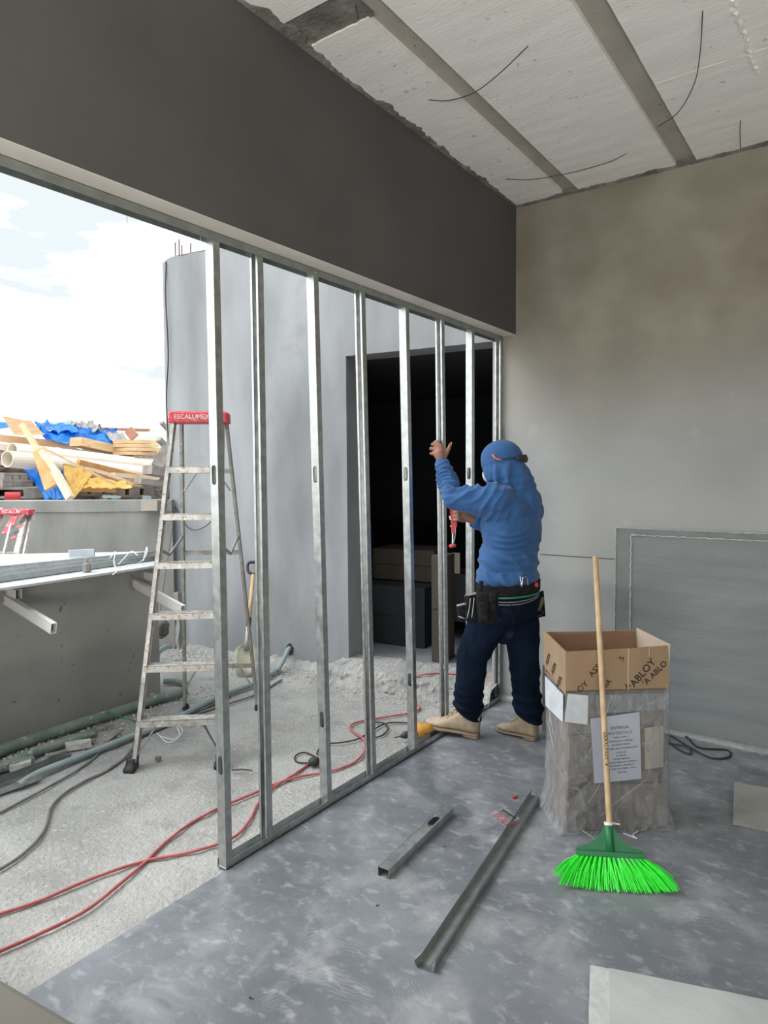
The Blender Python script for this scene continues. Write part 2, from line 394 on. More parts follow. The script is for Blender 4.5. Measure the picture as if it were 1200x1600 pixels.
def bar(bm, a, b, w, h, up=(0, 0, 1), mi=0, bev=0):
    a = Vector(a); b = Vector(b); M = frame(a, b - a, z=up)
    return box(bm, (0, -w / 2, -h / 2), ((b - a).length, w / 2, h / 2), M, mi, bev)
def smooth_path(pts, n=8):
    pts = [Vector(p) for p in pts]
    if len(pts) < 3: return pts
    P = [2 * pts[0] - pts[1]] + pts + [2 * pts[-1] - pts[-2]]
    out = []
    for i in range(1, len(P) - 2):
        p0, p1, p2, p3 = P[i - 1], P[i], P[i + 1], P[i + 2]
        for k in range(n):
            t = k / n
            out.append(.5 * ((2 * p1) + (p2 - p0) * t + (2 * p0 - 5 * p1 + 4 * p2 - p3) * t * t + (3 * p1 - p0 - 3 * p2 + p3) * t ** 3))
    out.append(pts[-1]); return out
def tube(bm, pts, r, seg=8, cap=True, mi=0):
    pts = [Vector(p) for p in pts]
    rs = r if isinstance(r, (list, tuple)) else [r] * len(pts)
    rings = []
    up = Vector((0, 0, 1))
    d0 = (pts[1] - pts[0]).normalized()
    s = d0.cross(up)
    if s.length < 1e-4: s = d0.cross(Vector((1, 0, 0)))
    s.normalize()
    for i, p in enumerate(pts):
        d = (pts[min(i + 1, len(pts) - 1)] - pts[max(i - 1, 0)])
        if d.length < 1e-9: d = d0
        d.normalize()
        s = (s - d * s.dot(d)); s.normalize(); t = d.cross(s)
        rings.append([bm.verts.new(p + (s * math.cos(2 * math.pi * k / seg) + t * math.sin(2 * math.pi * k / seg)) * rs[i]) for k in range(seg)])
    for i in range(len(rings) - 1):
        for k in range(seg):
            f = bm.faces.new((rings[i][k], rings[i][(k + 1) % seg], rings[i + 1][(k + 1) % seg], rings[i + 1][k])); f.material_index = mi
    if cap:
        bm.faces.new(rings[0][::-1]).material_index = mi; bm.faces.new(rings[-1]).material_index = mi
    return rings
def TB(pts, r, seg=8, sm=0, cap=True):
    bm = bmesh.new()
    tube(bm, smooth_path(pts, sm) if sm else pts, r, seg, cap); return bm
def loft(bm, rings, cap=True, mi=0, closed=True):
    vr = [[bm.verts.new(p) for p in r] for r in rings]
    n = len(vr[0])
    for i in range(len(vr) - 1):
        for k in range(n if closed else n - 1):
            bm.faces.new((vr[i][k], vr[i][(k + 1) % n], vr[i + 1][(k + 1) % n], vr[i + 1][k])).material_index = mi
    if cap and closed:
        bm.faces.new(vr[0][::-1]).material_index = mi; bm.faces.new(vr[-1]).material_index = mi
    return vr
def prism(bm, poly, M, depth, mi=0):
    """polygon (x,y) in the frame M, extruded along its z"""
    a = [bm.verts.new(M @ Vector((x, y, 0))) for x, y in poly]; b = [bm.verts.new(M @ Vector((x, y, depth))) for x, y in poly]
    n = len(poly)
    bm.faces.new(a[::-1]).material_index = mi; bm.faces.new(b).material_index = mi
    for i in range(n): bm.faces.new((a[i], a[(i + 1) % n], b[(i + 1) % n], b[i])).material_index = mi
def ellipsoid(bm, c, rad, M=None, seg=16, mi=0):
    r = bmesh.ops.create_uvsphere(bm, u_segments=seg, v_segments=max(6, seg // 2), radius=1)
    for v in r['verts']:
        p = Vector((v.co.x * rad[0], v.co.y * rad[1], v.co.z * rad[2]))
        v.co = (M @ p if M is not None else p) + Vector(c)
def sheet(name, corners, nx, ny, amp, seed, m, thick=.004, sc=6, parent=None, sag=0.0, dirn=None, **kw):
    """crumpled sheet between four world corners (a,b along the top, c,d along the bottom)"""
    a, b, c, d = [Vector(p) for p in corners]
    nrm = (b - a).cross(c - a).normalized() if dirn is None else Vector(dirn).normalized()
    bm = bmesh.new(); G = []
    for j in range(ny + 1):
        v = j / ny; row = []
        for i in range(nx + 1):
            u = i / nx
            p = (a * (1 - u) + b * u) * (1 - v) + (c * (1 - u) + d * u) * v
            q = Vector((u * 5 + seed, v * 4, seed * 1.7))
            n1 = mnoise.noise(q * sc / 5) + .5 * mnoise.noise(q * sc / 2.2) + .25 * abs(mnoise.noise(q * sc))
            e = Vector((mnoise.noise(q * 2 + Vector((9, 0, 0))), mnoise.noise(q * 2 + Vector((0, 9, 0))), mnoise.noise(q * 2 + Vector((0, 0, 9)))))
            p = p + nrm * (n1 * amp * .6) + e * amp * .16 + Vector((0, 0, -sag * 4 * u * (1 - u)))
            row.append(bm.verts.new(p))
        G.append(row)
    for j in range(ny):
        for i in range(nx): bm.faces.new((G[j][i], G[j][i + 1], G[j + 1][i + 1], G[j + 1][i]))
    r = bmesh.ops.solidify(bm, geom=bm.faces[:], thickness=thick)
    return O(name, bm, m, parent, smooth=True, **kw)
def text_mesh(name, s, size, M, m, parent, depth=.0006, align='CENTER', shear=0, spacing=1.0, **kw):
    cu = bpy.data.curves.new(name, 'FONT'); cu.body = s; cu.size = size; cu.extrude = depth; cu.align_x = align; cu.align_y = 'CENTER'
    cu.space_character = spacing; cu.resolution_u = 2
    cu.offset = size * .008
    ob = bpy.data.objects.new(name + '_tmp', cu); COL.objects.link(ob)
    dg = bpy.context.evaluated_depsgraph_get(); dg.update()
    me = bpy.data.meshes.new_from_object(ob.evaluated_get(dg))
    bpy.data.objects.remove(ob); bpy.data.curves.remove(cu)
    me.transform(M); me.materials.clear()
    return O(name, me, m, parent, **kw)

# ================================================================== STRUCTURE
ZC, ZH = 3.258, 2.44
structure('floor', BX((-.001, -7.0, -.14), (4.2, 0.0, 0.0)), 'screed')
# terrace: gridded so the rough casting has real relief
bm = bmesh.new()
def terr_z(x, y): return -.012 + .007 * mnoise.noise(Vector((x * 3, y * 3, 0))) + .006 * mnoise.noise(Vector((x * 14, y * 14, 3)))
NX, NY = 110, 150
gv = [[None] * (NY + 1) for _ in range(NX + 1)]
for i in range(NX + 1):
    for j in range(NY + 1):
        x = -3.7 + (3.7 - .002) * i / NX; y = -7.0 + 8.2 * j / NY
        z = terr_z(x, y)
        if x > -.08: z = -.007 + .4 * (z + .007)
        xx = x
        if i == NX: xx = -.002 + .0
        gv[i][j] = bm.verts.new((xx, y, z))
for i in range(NX):
    for j in range(NY): bm.faces.new((gv[i][j], gv[i + 1][j], gv[i + 1][j + 1], gv[i][j + 1]))
structure('floor_terrace', bm, 'rough', smooth=True)
# ragged screed lip along the opening
bm = bmesh.new(); pl = []; pr_ = []
for j in range(161):
    y = -6.9 + 4.36 * j / 160
    pl.append((-.004 - .016 * abs(mnoise.noise(Vector((y * 9, 1, 0)))) - .006 * mnoise.noise(Vector((y * 40, 4, 0))), y))
for j in range(160):
    a, b = pl[j], pl[j + 1]
    v = [bm.verts.new(p) for p in ((a[0], a[1], -.012), (0, a[1], -.002), (0, b[1], -.002), (b[0], b[1], -.012))]
    bm.faces.new(v)
bmesh.ops.remove_doubles(bm, verts=bm.verts, dist=1e-5)
structure('trim_1', bm, 'screed')

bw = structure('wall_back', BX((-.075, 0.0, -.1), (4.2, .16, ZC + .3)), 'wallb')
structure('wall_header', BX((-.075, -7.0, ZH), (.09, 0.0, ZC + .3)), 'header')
# soffit skim keeps the pale underside that the photo shows
structure('trim_2', BX((-.074, -6.99, ZH - .003), (.089, -.001, ZH + .0005)), 'soffit')
bm = bmesh.new()
box(bm, (4.2, -5.2, -.1), (4.35, .16, ZC + .3)); box(bm, (4.2, -7.0, 2.7), (4.35, -5.2, ZC + .3))
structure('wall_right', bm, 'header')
bm = bmesh.new()
box(bm, (-.075, -7.15, -.1), (1.5, -7.0, ZC + .3)); box(bm, (3.9, -7.15, -.1), (4.35, -7.0, ZC + .3)); box(bm, (1.5, -7.15, 2.3), (3.9, -7.0, ZC + .3))
structure('wall_rear', bm, 'header')
# ceiling: joists recessed between foam panels
ce = structure('ceiling', BX((-.075, -7.0, ZC + .045), (4.35, .16, ZC + .40)), 'mortar')
JX = [(.412, .505), (1.066, 1.170), (1.726, 1.83), (2.39, 2.49), (3.05, 3.15), (3.71, 3.81)]
for a, b in JX:
    O('joist', BX((a - .004, -7.0, ZC + .022), (b + .004, 0.0, ZC + .046)), 'joist', ce)
edges = [.09] + [v for j in JX for v in j] + [4.2]
def panel(x0, x1, y0, y1, rag0=False, ragl=False, seed=0):
    """foam panel with chewed edges"""
    bm = bmesh.new(); n = 60
    L = []; R = []
    for k in range(n + 1):
        y = y0 + (y1 - y0) * k / n
        w = .022 * abs(mnoise.noise(Vector((y * 4, seed, 0)))) + .010 * abs(mnoise.noise(Vector((y * 22, seed, 5))))
        L.append((x0 + (w * 1.3 if ragl else .002 + .002 * mnoise.noise(Vector((y * 20, seed, 1)))), y))
        R.append((x1 - .002 - .002 * abs(mnoise.noise(Vector((y * 13, seed, 9)))), y))
    if rag0:
        poly = L + R[::-1]
        m_ = 16
        cut = [(x1 + (x0 - x1) * k / m_, y0 + .010 * mnoise.noise(Vector((k * .9, seed, 0)))) for k in range(1, m_)]
        poly = L + R[::-1] + cut
    else: poly = L + R[::-1]
    M = Matrix.Translation((0, 0, ZC)); prism(bm, poly, M, .04); return bm
k = 0
O('ceiling_panel', panel(.098, .412, -2.02, -.012, True, True, 1), 'ceil', ce)
O('ceiling_panel', panel(.098, .412, -7.0, -2.185, False, True, 2), 'ceil', ce)
for i in range(1, len(edges) // 2):
    x0, x1 = edges[2 * i], edges[2 * i + 1]
    if i == 2:
        O('ceiling_panel', panel(x0, x1, -.92, -.012, True, False, 11), 'ceil', ce)
        O('ceiling_panel', panel(x0, x1, -7.0, -.926, False, False, 12), 'ceil', ce)
    else:
        O('ceiling_panel', panel(x0, x1, -7.0, -.012, False, False, 20 + i), 'ceil', ce)
# mortar seams where walls meet the ceiling, and the mortar patch between the first two panels
def ragged_strip(p0, p1, n, wmin, wmax, into, down, seed):
    bm = bmesh.new(); p0 = Vector(p0); p1 = Vector(p1); into = Vector(into)
    A = []; B = []; Cc = []
    for k in range(n + 1):
        t = k / n; p = p0.lerp(p1, t)
        w = wmin + (wmax - wmin) * max(0, .35 + 1.3 * mnoise.noise(Vector((p.x * 2.1, p.y * 2.1, seed))) + .7 * mnoise.noise(Vector((p.x * 9, p.y * 9, seed))) + .35 * mnoise.noise(Vector((p.x * 31, p.y * 31, seed)))) * .8
        A.append(bm.verts.new(p + Vector((0, 0, -down * (.7 + .6 * abs(mnoise.noise(Vector((t * n * .4, seed, 3)))))))))
        B.append(bm.verts.new(p + into * w + Vector((0, 0, -.003)))); Cc.append(bm.verts.new(p + into * w + Vector((0, 0, .02))))
    for k in range(n):
        bm.faces.new((A[k], A[k + 1], B[k + 1], B[k])); bm.faces.new((B[k], B[k + 1], Cc[k + 1], Cc[k]))
    return bm
structure('trim_3', ragged_strip((.0885, -6.9, ZC), (.0885, -.002, ZC), 700, .006, .060, (1, 0, 0), .010, 1), 'mortar')
structure('trim_4', ragged_strip((.09, -.0, ZC), (4.2, -.0, ZC), 500, .014, .05, (0, -1, 0), .016, 2), 'mortar')
structure('trim_5', BX((.0885, -2.19, ZC + .008), (.43, -2.01, ZC + .045)), 'mortar')
structure('trim_6', ragged_strip((-.06, -.001, .0), (4.1, -.001, .0), 260, .012, .03, (0, -1, 0), -.045, 5), 'boardedge')

# terrace buildings ------------------------------------------------
TA = math.radians(8)
TD = Vector((math.cos(TA), math.sin(TA), 0)); TN = Vector((-math.sin(TA), math.cos(TA), 0))
T0 = Vector((-1.263, -.085, 0))
MTW = Matrix((TD, TN, Vector((0, 0, 1)))).transposed().to_4x4(); MTW.translation = T0   # x along wall, y away, origin at the jamb
bm = bmesh.new()
XL = -1.86   # left end along the wall
# jagged top outline
top = []
n = 60
for k in range(n + 1):
    t = k / n; x = XL + (1.45 - XL) * t
    top.append((x, 3.43 + .016 * mnoise.noise(Vector((x * 9, 0, 0))) + .01 * mnoise.noise(Vector((x * 40, 0, 2))) - (.03 * max(0, 1 - (x - XL) / .05))))
Mf = MTW @ Matrix(((1, 0, 0, 0), (0, 0, 1, 0), (0, 1, 0, 0), (0, 0, 0, 1)))
bm = bmesh.new()
tl = [p for p in top if p[0] < -.001]; tr = [p for p in top if p[0] > .001]; zj = 3.43
prism(bm, [(XL, -.12), (0, -.12), (0, zj)] + tl[::-1], Mf, .24)
prism(bm, [(0, 2.432), (1.45, 2.432)] + tr[::-1] + [(0, zj)], Mf, .24)
bmesh.ops.triangulate(bm, faces=[f for f in bm.faces if len(f.verts) > 4])
structure('wall_left', bm, 'tower')
# dark room behind the doorway
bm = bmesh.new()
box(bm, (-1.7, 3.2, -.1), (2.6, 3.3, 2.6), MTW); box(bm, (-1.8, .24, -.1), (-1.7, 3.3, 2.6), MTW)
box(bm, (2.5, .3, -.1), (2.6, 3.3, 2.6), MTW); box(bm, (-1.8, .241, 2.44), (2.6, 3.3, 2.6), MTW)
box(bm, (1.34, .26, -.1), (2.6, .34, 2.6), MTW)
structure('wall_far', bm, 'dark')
structure('floor_inside', BX((-1.7, .10, -.02), (2.5, 3.2, .098), MTW), 'insidefloor')
# rough curb under the doorway
def rock_box(lo, hi, M, n, amp, seed, fx=12):
    bm = bmesh.new(); box(bm, lo, hi, None)
    bmesh.ops.subdivide_edges(bm, edges=bm.edges[:], cuts=1, use_grid_fill=True)
    for _ in range(n): bmesh.ops.subdivide_edges(bm, edges=bm.edges[:], cuts=1, use_grid_fill=True)
    for v in bm.verts:
        p = v.co
        q = Vector((p.x * fx, p.y * fx, p.z * fx + seed))
        v.co = p + Vector((mnoise.noise(q), mnoise.noise(q + Vector((7, 0, 0))), mnoise.noise(q + Vector((0, 7, 0))))) * amp
    if M is not None:
        for v in bm.verts: v.co = M @ v.co
    return bm
bm = bmesh.new(); nx, nz = 130, 22
rows = []
for i in range(nx + 1):
    x = -.06 + 1.30 * i / nx; row = []
    prof = [(-.33, -.03), (-.315, .0), (-.285, .035), (-.27, .07), (-.25, .092), (-.21, .105), (-.15, .11), (-.05, .11), (.05, .108), (.16, .104)]
    for j in range(nz + 1):
        s = j / nz * (len(prof) - 1); a = int(min(s, len(prof) - 2)); f = s - a
        yy = prof[a][0] * (1 - f) + prof[a + 1][0] * f; zz = prof[a][1] * (1 - f) + prof[a + 1][1] * f
        q = Vector((x * 10, yy * 10, zz * 10))
        yy += .03 * mnoise.noise(q) + .018 * mnoise.noise(q * 3.7)
        zz += .010 * mnoise.noise(q * 2 + Vector((5, 5, 5))) + .010 * mnoise.noise(q * 4.5)
        if i == 0: zz = min(zz, .0)
        row.append(bm.verts.new(MTW @ Vector((x, yy, zz))))
    rows.append(row)
for i in range(nx):
    for j in range(nz): bm.faces.new((rows[i][j], rows[i + 1][j], rows[i + 1][j + 1], rows[i][j + 1]))
structure('trim_7', bm, 'rough', smooth=True)
# crumbling mortar along the foot of the tower, with the cable hole
bm = bmesh.new(); rows = []
for i in range(121):
    x = XL + (.02 - XL) * i / 120; row = []
    h = .035 + .05 * abs(mnoise.noise(Vector((x * 5, 0, 0)))) + .02 * mnoise.noise(Vector((x * 22, 0, 0)))
    dd = .05 + .05 * abs(mnoise.noise(Vector((x * 6, 3, 0))))
    for j in range(9):
        f = j / 8
        q = Vector((x * 26, f * 3, 1)); yy = -dd * (1 - f) ** 1.3 + .003; zz = -.02 + (h + .02) * f ** 1.2
        row.append(bm.verts.new(MTW @ Vector((x, yy - .012 * abs(mnoise.noise(q)), zz + .012 * mnoise.noise(q * 1.3)))))
    rows.append(row)
for i in range(120):
    for j in range(8): bm.faces.new((rows[i][j], rows[i + 1][j], rows[i + 1][j + 1], rows[i][j + 1]))
structure('trim_8', bm, 'rough', smooth=True)
# broken cable hole
bm = bmesh.new()
hc = MTW.inverted() @ PY(458, 1022, -.12); hx = hc.x
loc_rag = [(hx + .035 * math.cos(a) * (1 + .3 * mnoise.noise(Vector((a * 2, 1, 0)))), .115 + .05 * math.sin(a) * (1 + .35 * mnoise.noise(Vector((a * 2, 4, 0))))) for a in [2 * math.pi * k / 18 for k in range(18)]]
prism(bm, loc_rag, Mf @ Matrix.Translation((0, 0, -.004)), .003)
structure('trim_9', bm, 'black')
# rough brownish strip at tower's left edge base
O('plaster_patch', rock_box((XL - .02, -.05, -.02), (XL + .14, .02, .5), MTW, 3, .02, 4), 'parapet', label='rough unplastered grey mortar patch at the left foot of the tower wall', cat='mortar')

# inner parapet, outer parapet
bm = BX((-2.20, -6.0, -.1), (-1.975, -1.29, .925)); structure('wall_inner', bm, 'parapet')
OD = Vector((-CR.x, -CR.y, 0)).normalized()
Mo = frame((-3.06, -.30, 0), OD)   # x runs to the left away from the tower, y towards...
bm = bmesh.new(); box(bm, (0, -.10, -.1), (3.6, .10, 1.225), Mo)
structure('wall_outer', bm, 'parapet2')
bm = bmesh.new(); rr = rock_box((0, -.115, 1.222), (3.6, .115, 1.322), Mo, 3, .004, 2); structure('trim_10', rr, 'parapet2')
structure('floor_outer', BX((-6.5, -6.0, -.2), (-2.1, .6, -.05)), 'slab2')
structure('roof_neighbour', BX((-.5, .35, -1.0), (7.0, 6.0, 1.19), frame((-3.06, -.30, 0), OD, z=(0, 0, 1)) @ Matrix.Scale(-1, 4, (0, 1, 0))), 'slab2')
# near ledge at the bottom left corner
bm = BX((-1.4, -1.0, 0), (.9, 0, .5), Matrix.Translation((.562, -3.532, 0)) @ Matrix.Rotation(math.radians(6.6), 4, 'Z'), bev=.012); structure('wall_ledge', bm, 'ledge')
# unseen terrace slabs added outside the openings to bounce daylight onto the ceiling
structure('floor_bounce_rear', BX((-3.7, -14, -.16), (12, -7.0, -.02)), 'rough'); structure('floor_bounce_right', BX((4.2, -7.0, -.16), (12, 1, -.02)), 'rough')
# distant ground
bm = bmesh.new(); box(bm, (-400, -300, -9), (300, 500, -8.5)); structure('ground', bm, 'sand')

# ================================================================== STUD PARTITION
D_WEB, D_FL, TH = .046, .030, .0012
part = thing('steel_stud_partition', (0, -2.44, 0), 'galvanised steel stud partition frame standing in the wide opening', 'partition')
def slot_web(bm, y, x0, x1, z0, z1, holes, lean0, lean1, hw=.0125, hh=.0375):
    """web plate with rounded slots; plane y=const leaning from lean0 (z0) to lean1 (z1)"""
    def P(x, z, k):
        f = (z - z0) / (z1 - z0); return (x, lean0 + (lean1 - lean0) * f + k, z)
    xm = (x0 + x1) / 2
    zs = z0; segs = []
    for h in sorted(holes):
        segs.append((zs, h - .06, None)); segs.append((h - .06, h + .06, h)); zs = h + .06
    segs.append((zs, z1, None))
    for (a, b, h) in segs:
        for k in (0, TH):
            if h is None:
                bm.faces.new([bm.verts.new(P(*p, k)) for p in ((x0, a), (x1, a), (x1, b), (x0, b))])
            else:
                n = 8; inner = []
                for i in range(n + 1):
                    t = math.pi * i / n; inner.append((xm + hw * math.cos(t), h + hh - hw + hw * math.sin(t)))
                for i in range(n + 1):
                    t = math.pi + math.pi * i / n; inner.append((xm + hw * math.cos(t), h - hh + hw + hw * math.sin(t)))
                outer = []
                for (px, pz) in inner:
                    dx, dz = px - xm, pz - h
                    s = min((x1 - xm) / abs(dx) if abs(dx) > 1e-6 else 1e9, (b - h) / abs(dz) if abs(dz) > 1e-6 else 1e9)
                    outer.append((xm + dx * s, h + dz * s))
                m = len(inner)
                vi = [bm.verts.new(P(*p, k)) for p in inner]; vo = [bm.verts.new(P(*p, k)) for p in outer]
                for i in range(m):
                    bm.faces.new((vi[i], vi[(i + 1) % m], vo[(i + 1) % m], vo[i]))
                for (cx, cz) in ((x1, b), (x0, b), (x0, a), (x1, a)):
                    # fill the corner between neighbouring outer points
                    best = None
                    for i in range(m):
                        p, q = outer[i], outer[(i + 1) % m]
                        if (abs(p[0] - cx) < 1e-6 and abs(q[1] - cz) < 1e-6) or (abs(q[0] - cx) < 1e-6 and abs(p[1] - cz) < 1e-6): best = i
                    if best is not None:
                        try: bm.faces.new((vo[best], bm.verts.new(P(cx, cz, k)), vo[(best + 1) % m]))
                        except ValueError: pass
def stud(yb, yt, webfront, holes, lab=None):
    bm = bmesh.new(); z0, z1 = .003, ZH - .004
    x0, x1 = -D_WEB, -TH
    def bl(xa, xb, ka, kb):
        vs = []
        for z, y in ((z0, yb), (z1, yt)):
            for (x, k) in ((xa, ka), (xb, ka), (xb, kb), (xa, kb)): vs.append(bm.verts.new((x, y + k, z)))
        for f in ((0, 3, 2, 1), (4, 5, 6, 7), (0, 1, 5, 4), (1, 2, 6, 5), (2, 3, 7, 6), (3, 0, 4, 7)): bm.faces.new([vs[i] for i in f])
    if webfront:
        slot_web(bm, 0, x0, x1, z0, z1, holes, yb, yt)
        lip = D_FL
    else:
        slot_web(bm, 0, x0, x1, z0, z1, holes, yb + D_FL, yt + D_FL)
        lip = 0
    bl(x1 - TH, x1, 0, D_FL); bl(x0, x0 + TH, 0, D_FL)
    bl(x1 - .011, x1, lip, lip + TH); bl(x0, x0 + .011, lip, lip + TH)
    # stiffening ribs down the web
    kk = (-.0012 if webfront else D_FL - .0012)
    return O('stud', bm, 'galv', part)
YB = [-2.4375, -2.2151, -1.827, -1.4766, -1.0889, -.7433, -.4278, -.034]
YT = [-2.4412, -2.2167, -1.8816, -1.5403, -1.1588, -.7918, -.4278, -.034]
for i, (a, b) in enumerate(zip(YB, YT)):
    wf = i % 2 == 0
    stud(a, b, wf, (.41, 1.537) if wf else (.41, 1.537))
def track(bm, y0, y1, z0, dirz, x0=-.0490, x1=0.0, h=.03):
    za, zb = sorted((z0, z0 + dirz * TH)); box(bm, (x0, y0, za), (x1, y1, zb))
    za, zb = sorted((z0, z0 + dirz * h))
    box(bm, (x1 - TH, y0, za), (x1, y1, zb)); box(bm, (x0, y0, za), (x0 + TH, y1, zb))
bm = bmesh.new(); track(bm, -2.4400, -.002, .0012, 1); O('bottom_track', bm, 'galv', part)
bm = bmesh.new(); track(bm, -2.46, -.002, ZH - .0042, -1); O('top_track', bm, 'galvdark', part)
bm = bmesh.new(); track(bm, -6.9, -2.461, ZH - .0042, -1); O('top_track', bm, 'galvdark', part)
bm = bmesh.new(); box(bm, (-.052, -2.441, -.001), (.004, -.002, .001)); O('sealing_strip', bm, 'black', part)
# screws at each stud
for a, b in zip(YB[1:], YT[1:]):
    bm = bmesh.new(); tube(bm, [(.000, a + .015, .018), (.004, a + .015, .018)], .004, 8); tube(bm, [(.000, b + .015, ZH - .02), (.004, b + .015, ZH - .02)], .004, 8)
    O('screw', bm, 'galvdark', part)
# zip tie scrap hanging under the top track
p = PX(197, 330, -.05); O('wire_tie', TB([(p.x, p.y, ZH - .02), (p.x, p.y + .002, ZH - .058)], .0022, 6), 'strap', label='white plastic tie end hanging below the top track', cat='cable tie')

# ================================================================== LOOSE STEEL ON THE SCREED
def stud_piece(name, a, b, w, h, openup, m, label, hole=None, z=0.0, ends=True):
    a = Vector(a); b = Vector(b); L = (b - a).length
    M = frame(a, b - a); bm = bmesh.new(); t = .0013
    if openup:
        box(bm, (0, -w / 2, z), (L, w / 2, z + t), M); box(bm, (0, -w / 2, z), (L, -w / 2 + t, z + h), M); box(bm, (0, w / 2 - t, z), (L, w / 2, z + h), M)
        box(bm, (0, -w * .16, z + t), (L, -w * .08, z + t + .002), M)
    else:
        box(bm, (0, -w / 2, z), (L, -w / 2 + t, z + h), M); box(bm, (0, w / 2 - t, z), (L, w / 2, z + h), M)
        box(bm, (0, -w / 2, z), (L, -w / 2 + .01, z + t), M); box(bm, (0, w / 2 - .01, z), (L, w / 2, z + t), M)
        if hole is None: box(bm, (0, -w / 2, z + h - t), (L, w / 2, z + h), M)
        else:
            h0, h1 = hole; q = .0145
            for zz in (z + h - t, z + h):
                def V(x, y): return bm.verts.new(M @ Vector((x, y, zz)))
                bm.faces.new([V(0, -w / 2), V(h0, -w / 2), V(h0, w / 2), V(0, w / 2)])
                bm.faces.new([V(h1, -w / 2), V(L, -w / 2), V(L, w / 2), V(h1, w / 2)])
                n = 10; xs = [h0 + (h1 - h0) * i / n for i in range(n + 1)]
                def hy(x):
                    d = min(x - h0, h1 - x); return q * math.sqrt(max(0, 1 - (1 - min(1, d / q)) ** 2))
                for i in range(n):
                    for s in (-1, 1): bm.faces.new([V(xs[i], s * hy(xs[i])), V(xs[i + 1], s * hy(xs[i + 1])), V(xs[i + 1], s * w / 2), V(xs[i], s * w / 2)])
    return O(name, bm, m, label=label, cat='steel profile')
a = PZ(599, 1371, 0); b = PZ(701, 1272, 0)
stud_piece('stud_offcut', a, b, .049, .035, False, 'galv', 'short shiny steel stud offcut with a slot, slot side up on the smooth floor', hole=((b - a).length * .66, (b - a).length * .66 + .085))
a = PZ(669, 1509, 0); b = PZ(838, 1245, 0)
o = stud_piece('floor_track', a, b, .052, .028, True, 'galvdark', 'long open steel track lying channel side up on the smooth floor')
# flared bent end of the track
M = frame(a, b - a)
bm = bmesh.new()
for s in (-1, 1):
    v = [M @ Vector(p) for p in ((0, s * .026, .0), (0, s * .026, .028), (-.03, s * .034, .024), (-.022, s * .029, .001))]
    vs = [bm.verts.new(p) for p in v]; bm.faces.new(vs)
vs = [bm.verts.new(M @ Vector(p)) for p in ((0, -.026, .0013), (0, .026, .0013), (-.022, .029, .001), (-.022, -.029, .001))]; bm.faces.new(vs)
bmesh.ops.solidify(bm, geom=bm.faces[:], thickness=.0012)
O('flared_end', bm, 'galvdark', o)

# pack of red anchors + loose anchor
c = PZ(788, 1281, 0)
pk = thing('anchor_pack', c, 'clear bag of red wall anchors with black header card beside the long track', 'bag')
Mp = frame(c, Vector((.75, -.35, 0)))
bm = bmesh.new(); box(bm, (-.045, .004, .014), (.045, .034, .017), Mp @ Matrix.Rotation(.12, 4, 'X')); O('header_card', bm, 'black', pk)
for k in range(7):
    bm = bmesh.new(); x = -.048 + .015 * k
    tube(bm, [Mp @ Vector((x, -.03 + .006 * (k % 2), .006)), Mp @ Vector((x + .008, .002, .007)), Mp @ Vector((x + .012, .03, .008))], [.0052, .0048, .003], 8); O('anchor', bm, 'redclean', pk)
bm = bmesh.new(); r0 = [Mp @ Vector((x, y, z)) for x, y, z in ((-.056, -.038, .001), (.056, -.036, .001), (.056, -.036, .015), (-.056, -.038, .015))]
r1 = [Mp @ Vector((x, y, z)) for x, y, z in ((-.058, .0, .001), (.058, .0, .001), (.058, .0, .021), (-.058, .0, .021))]
r2 = [Mp @ Vector((x, y, z)) for x, y, z in ((-.052, .045, .001), (.054, .045, .001), (.054, .045, .018), (-.052, .045, .018))]
loft(bm, [r0, r1, r2]); O('plastic_bag', bm, 'film', pk)
a, b = PZ(801, 1247, .005), PZ(808, 1244, .005)
O('loose_anchor', TB([a, (a + b) / 2, b], [.0055, .005, .004], 8), 'redclean', label='single loose red plastic wall anchor lying by the far end of the track', cat='wall anchor')
for (x, y, l, an, lab) in ((693, 1322, .014, .2, 'tiny dark screw on the floor right of the slotted stud offcut'), (588, 1415, .014, 1.2, 'tiny dark screw on the floor below the slotted stud offcut'), (390, 1558, .016, .1, 'tiny dark screw on the smooth floor at the bottom of the picture')):
    p = PZ(x, y, .003); d = Vector((math.cos(an), math.sin(an), 0))
    O('screw', TB([p, p + d * l * .2, p + d * l], [.003, .0015, .0008], 6), 'black', label=lab, cat='screw')

# ================================================================== CEMENT BOARDS
def board_slab(name, M, lx, ly, t, m, label, edge=None, lip=.045, rag=.003, seed=0):
    bm = rock_box((0, 0, 0), (lx, ly, t), M, 3, rag, seed, 20)
    o = O(name, bm, m, label=label, cat='board')
    return o
# leaning pair at the back wall
o = board_slab('cement_board', Matrix.Translation((.757, -.0165, .046)), 1.30, .012, 1.157, 'boarddark2', 'grey cement board against the back wall, mostly hidden, showing as a narrow left strip', rag=.0022, seed=3)
o = board_slab('cement_board', Matrix.Translation((.853, -.0320, .046)), 1.30, .013, 1.118, 'boarddark', 'large streaked grey cement board standing against the back wall right of the carton', rag=.0022, seed=8)
